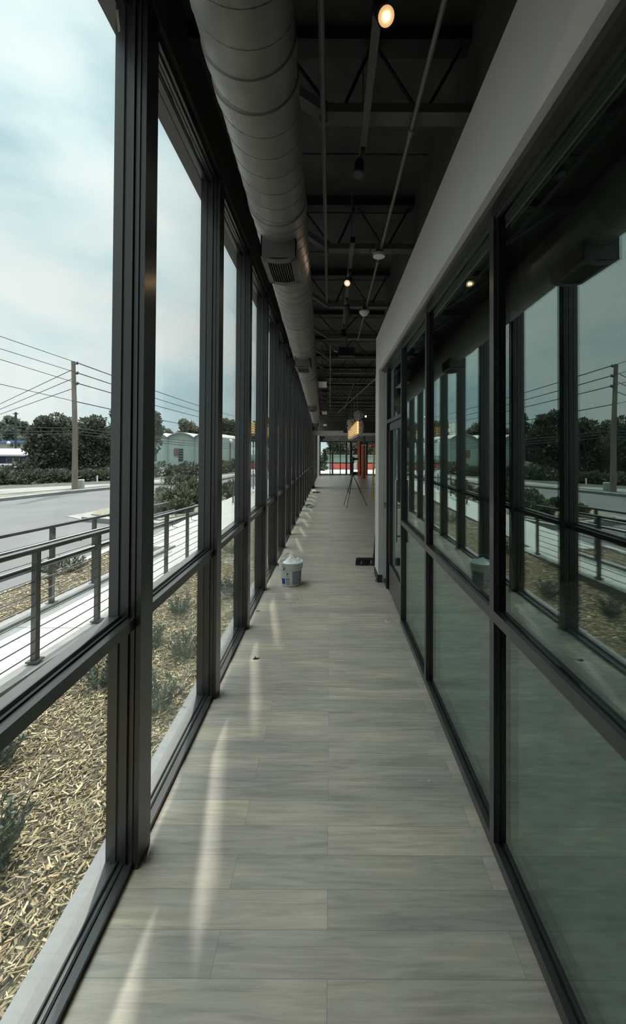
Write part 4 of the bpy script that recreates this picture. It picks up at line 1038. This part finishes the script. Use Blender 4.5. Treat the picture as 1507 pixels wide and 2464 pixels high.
for i, ((ul, vl), Yl, (um, vm), (ur, vr), Yr) in enumerate(wd_):
    wire(at(ul, vl, Yl), at(um, vm, pb.y), .0, .014, '%s power line from the left edge to the utility pole' % nm[i])
    wire(at(um, vm, pb.y), at(ur, vr, Yr), .3, .026, '%s power line from the utility pole toward the warehouse' % nm[i])
for i, (vm, vl) in enumerate(((889, 972), (911, 985), (935, 997))):
    wire(at(175, vm, pb.y), at(-260, vl + (vl-vm)/175*260, 60), .0, .018, '%s line slanting down from the pole toward the lower left' % ['upper', 'middle', 'lower'][i])
for i, (vl, vm, vr) in enumerate(((1020, 1030, 1052), (1034, 1037, 1058), (1040, 1044, 1062))):
    wire(at(-100, vl, 22), at(178, vm, pb.y), .05, .022, '%s communication cable left of the pole in front of the trees' % ['upper', 'middle', 'lower'][i])
    wire(at(180, vm, pb.y), at(600, vr+18, 70), .2, .022, '%s communication cable right of the pole in front of the trees' % ['upper', 'middle', 'lower'][i])
cb = gp(194, 1181, G)
o = MB().box(cb.x-.11, cb.x+.17, cb.y-.1, cb.y+.1, G+.1, G+.60)
tag(o.build('utility_cabinet', M['utility'], bevel=.03), 'pale grey utility cabinet standing beside the utility pole', 'cabinet')
b2 = at(38, 1092, 80); t2 = at(38, 992, 80)
o = MB().tube([(b2.x, 80, -2), (t2.x, 80, t2.z)], .19, 8).bar((t2.x-.5, 80, t2.z-.3), (t2.x+.5, 80, t2.z-.3), .16)
tag(o.build('utility_pole', M['wire']), 'distant thin dark utility pole behind the blue house', 'utility pole')
s_ = gp(234, 1166, G)
tag(MB().box(s_.x-.03, s_.x+.03, s_.y-.03, s_.y+.03, G, G+.55).build('marker_stake', M['paper']), 'thin white marker stake by the dark hedge', 'stake')
# street lamps with globes
for (u, vb, vt, Y, lab) in ((555, 1112, 1062, 60, 'green street lamp with a white globe in the third window'), (20.5, 1078, 1066, 78, 'street lamp with a white globe before the pale building, far left')):
    a = at(u, vb, Y); b_ = at(u, vt, Y)
    t = tag(empty('street_lamp', (a.x, Y, a.z)), lab, 'street lamp')
    MB().tube([(a.x, Y, -3 if Y > 70 else a.z-1), (b_.x, Y, b_.z-.3)], .09 if Y < 70 else .14, 8).build('post', M['green_panel'], t)
    MB().lathe([(.08, -.35), (.28, -.2), (.32, 0), (.25, .22), (.05, .34)], b_, 14).build('globe', M['white_plastic'], t, smooth=True)

# ---------------------------------------------------------------- buildings
bh = tag(empty('blue_house', at(20, 1100, 60)), 'dark blue single-storey house with white roof at the left edge', 'house')
def zat(v, Y): return at(100, v, Y).z
def xat(u, Y): return at(u, 1100, Y).x
Y = 60
MB().box(xat(-120, Y), xat(50, Y), Y, Y+8, -3, zat(1097, Y)).build('wall', M['blue_wall'], bh)
MB().box(xat(-125, Y), xat(62, Y), Y-.8, Y+8.5, zat(1098, Y), zat(1094, Y)).add([(xat(-125, Y), Y-.8, zat(1094, Y)), (xat(62, Y), Y-.8, zat(1094, Y)), (xat(38, Y), Y+4, zat(1080, Y)), (xat(-110, Y), Y+4, zat(1080, Y)), (xat(62, Y), Y+8.5, zat(1094, Y)), (xat(-125, Y), Y+8.5, zat(1094, Y))], [(0, 1, 2, 3), (1, 4, 2), (4, 5, 3, 2), (5, 0, 3)]).build('roof', M['white_roof'], bh)
wf = MB().box(xat(16, Y), xat(48, Y), Y-.08, Y, zat(1102, Y), zat(1101.3, Y)).box(xat(16, Y), xat(48, Y), Y-.08, Y, zat(1124, Y), zat(1123, Y))
for u in (16, 31, 33, 47): wf.box(xat(u, Y), xat(u+1.2, Y), Y-.08, Y, zat(1124, Y), zat(1101.3, Y))
wf.box(xat(16, Y), xat(48, Y), Y-.08, Y, zat(1113, Y), zat(1112.3, Y))
w_ = wf.build('window_frame', M['white_roof'], bh)
MB().box(xat(16.5, Y), xat(47.5, Y), Y-.04, Y-.01, zat(1123.5, Y), zat(1101.5, Y)).build('window_pane', M['window_dark'], w_)
Y = 82
pbd = tag(empty('pale_building', at(30, 1070, Y)), 'pale pink low building with a blue roof edge beyond the blue house', 'building')
MB().box(xat(-100, Y), xat(72, Y), Y, Y+8, -3, zat(1065, Y)).build('wall', M['pale_wall'], pbd)
MB().box(xat(-100, Y), xat(74, Y), Y-.3, Y+8, zat(1065, Y), zat(1060.5, Y)).build('roof_edge', mat('blue_roof_edge', (.10, .22, .42), .6), pbd)
for u in (25, 42): MB().box(xat(u, Y), xat(u+6, Y), Y-.1, Y, zat(1075, Y), zat(1068, Y)).build('window', M['window_dark'], pbd)
Y = 55
wh = tag(empty('warehouse', at(430, 1100, Y)), 'pale green warehouse with a row of arched roof bays across the street', 'building')
def arch(ua, ub, vv, vc):
    pts = []
    for k in range(17):
        q = k/16; u = ua+(ub-ua)*q; pts.append((xat(u, Y), zat(vv-(vv-vc)*math.sin(math.pi*q)**.8, Y)))
    return pts
bays = [(275, 339), (339, 403), (403, 467), (467, 531)]
for i, (ua, ub) in enumerate(bays):
    pts = arch(ua, ub, 1052, 1040.5)
    mb = MB(); n = len(pts)
    base = zat(1150, Y)
    fr_ = [(pts[0][0], base)] + pts + [(pts[-1][0], base)]
    m_ = len(fr_)
    mb.add([(x, Y, z) for x, z in fr_] + [(x, Y+14, z) for x, z in fr_], [tuple(range(m_)), tuple(range(m_, 2*m_))[::-1]] + [(k, (k+1) % m_, m_+(k+1) % m_, m_+k) for k in range(m_)])
    mb.build('wall', M['warehouse'], wh)
    rf = MB()
    for (xa, za), (xb, zb_) in zip(pts, pts[1:]):
        rf.add([(xa, Y-.25, za), (xb, Y-.25, zb_), (xb, Y+14, zb_), (xa, Y+14, za), (xa, Y-.25, za+.12), (xb, Y-.25, zb_+.12), (xb, Y+14, zb_+.12), (xa, Y+14, za+.12)],
               [(0, 3, 2, 1), (4, 5, 6, 7), (0, 1, 5, 4), (1, 2, 6, 5), (2, 3, 7, 6), (3, 0, 4, 7)])
    rf.build('roof', M['pale_wall'], wh)
    u0 = ua+(ub-ua)*.42
    f = MB().box(xat(u0, Y), xat(u0+12, Y), Y-.06, Y, zat(1068, Y), zat(1054, Y)).build('vent_window', M['pale_wall'], wh)
    g_ = MB().box(xat(u0, Y), xat(u0+11, Y), Y-.05, Y, zat(1108, Y), zat(1078, Y)).build('window', M['window_dark'], wh)
    mm_ = MB()
    for k in range(1, 5): mm_.box(xat(u0, Y), xat(u0+11, Y), Y-.09, Y-.05, zat(1078+6*k, Y), zat(1078+6*k-.6, Y))
    mm_.build('muntin', M['warehouse'], g_)
    MB().box(xat(u0-11, Y), xat(u0-1, Y), Y-.08, Y, zat(1095, Y), zat(1077, Y)).build('shutter', M['rust'], wh)
    MB().tube([(xat(ub, Y), Y-.1, base), (xat(ub, Y), Y-.1, zat(1053, Y))], .06, 6).build('downpipe', M['utility'], wh)
Y = 70
pb2 = tag(empty('low_building', at(556, 1080, Y)), 'low flat building with a white parapet seen in the third window', 'building')
MB().box(xat(520, Y), xat(700, Y), Y, Y+10, -2, zat(1082, Y)).build('wall', M['warehouse'], pb2)
MB().box(xat(518, Y), xat(702, Y), Y-.2, Y+10, zat(1082, Y), zat(1074, Y)).build('parapet', M['white_roof'], pb2)

# ---------------------------------------------------------------- railings
def railing(x, ys, zf, inner, label, y_end0=None, y_end1=None, hand=True, ht=.865):
    t = tag(empty('metal_railing', (x, ys[0], zf(ys[0]))), label, 'railing')
    a = y_end0 if y_end0 is not None else ys[0]-.03; b_ = y_end1 if y_end1 is not None else ys[-1]+.03
    for y in ys:
        MB().box(x-.020, x+.020, y-.024, y+.024, zf(y)-.01, zf(y)+ht-.02).build('post', M['rail'], t)
        MB().box(x-.045, x+.045, y-.045, y+.045, zf(y)-.004, zf(y)+.008).build('base_plate', M['rail'], t)
    MB().bar((x, a, zf(a)+ht), (x, b_, zf(b_)+ht), .055, .028).build('top_rail', M['rail'], t)
    for k in range(8):
        z = .06 + k*.093
        MB().tube([(x, a, zf(a)+z), (x, b_, zf(b_)+z)], .0048, 6).build('horizontal_bar', M['rail'], t)
    if hand:
        xi = x+inner*.075
        h = MB().tube([(xi, a-.0, zf(a)+ht-.155), (xi, b_-.1, zf(b_-.1)+ht-.155), (xi, b_+.12, zf(b_)+ht-.16), (xi, b_+.2, zf(b_)+ht-.28)], .019, 12)
        ho = h.build('handrail', M['rail'], t, smooth=True)
        for y in [q+.42 for q in ys[:-1]]:
            MB().tube([(xi, y, zf(y)+ht-.17), (xi, y, zf(y)+ht-.235), (x, y, zf(y)+ht-.24)], .006, 6).build('bracket', M['rail'], ho)
railing(-2.30, [1.51, 2.36]+[3.21+.85*k for k in range(6)], lambda y: zr(y)+.02, -1, 'dark metal ramp railing nearest the windows with horizontal bars', y_end0=.6)
railing(-3.15, [2.16, 2.99]+[3.82+.825*k for k in range(6)], zr, 1, 'dark metal ramp railing on the parking side of the ramp', y_end0=.6)
railing(-3.55, [15.0, 16.0, 17.0, 18.0, 19.0], lambda y: -.21+.03*(y-15), 1, 'distant dark railing at the far end of the walkway', hand=False)

# ---------------------------------------------------------------- beyond the far glass wall
YF = 38
rb_ = tag(empty('red_barrier', (1.5, YF, -.1)), 'red and grey barrier wall outside the far windows', 'barrier')
MB().box(.10, 2.0, YF, YF+.2, -.1, .50).box(2.5, 4.2, YF, YF+.2, -.1, .50).box(4.4, 7, YF, YF+.2, -.1, .50).build('red_panel', M['red'], rb_)
MB().box(2.0, 2.5, YF+.01, YF+.19, -.1, .50).box(-1.5, .10, YF+.01, YF+.19, -.1, .5).build('grey_panel', M['utility'], rb_)
gf = tag(MB().box(-3, 9, YF+3, YF+3.2, -.1, 1.16).box(-3, 9, YF+2.9, YF+3.3, 1.16, 1.22).build('green_fence', M['green_panel']), 'dull green panel fence behind the red barrier', 'fence')
for i, (x, lab) in enumerate(((.21, 'left of the two dark porch columns outside the far windows'), (1.27, 'right of the two dark porch columns outside the far windows'))):
    tag(MB().box(x-.065, x+.065, 31, 31.14, -.1, 2.35).build('porch_column', M['black_steel']), lab, 'column', 'porch columns')
tag(MB().box(-2.5, 8, YE+.2, 33, 2.42, 2.7).build('porch_roof', M['pale_wall']), 'porch canopy over the area outside the far windows', 'canopy')
tree(778, 1140, 1075, 36, 26, 'small bright bush at the left of the far windows', 41, 'leaf_shrub', 2500, .12, 10, False, -.1, group='trees beyond the far windows')
tree(815, 1112, 1050, 55, 70, 'leafy tree behind the green fence, left of the three', 42, 'leaf_shrub', 5000, group='trees beyond the far windows')
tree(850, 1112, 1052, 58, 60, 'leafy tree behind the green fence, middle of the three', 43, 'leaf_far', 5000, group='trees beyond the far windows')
tree(890, 1112, 1050, 56, 60, 'leafy tree behind the green fence, right of the three', 44, 'leaf_shrub', 5000, group='trees beyond the far windows')
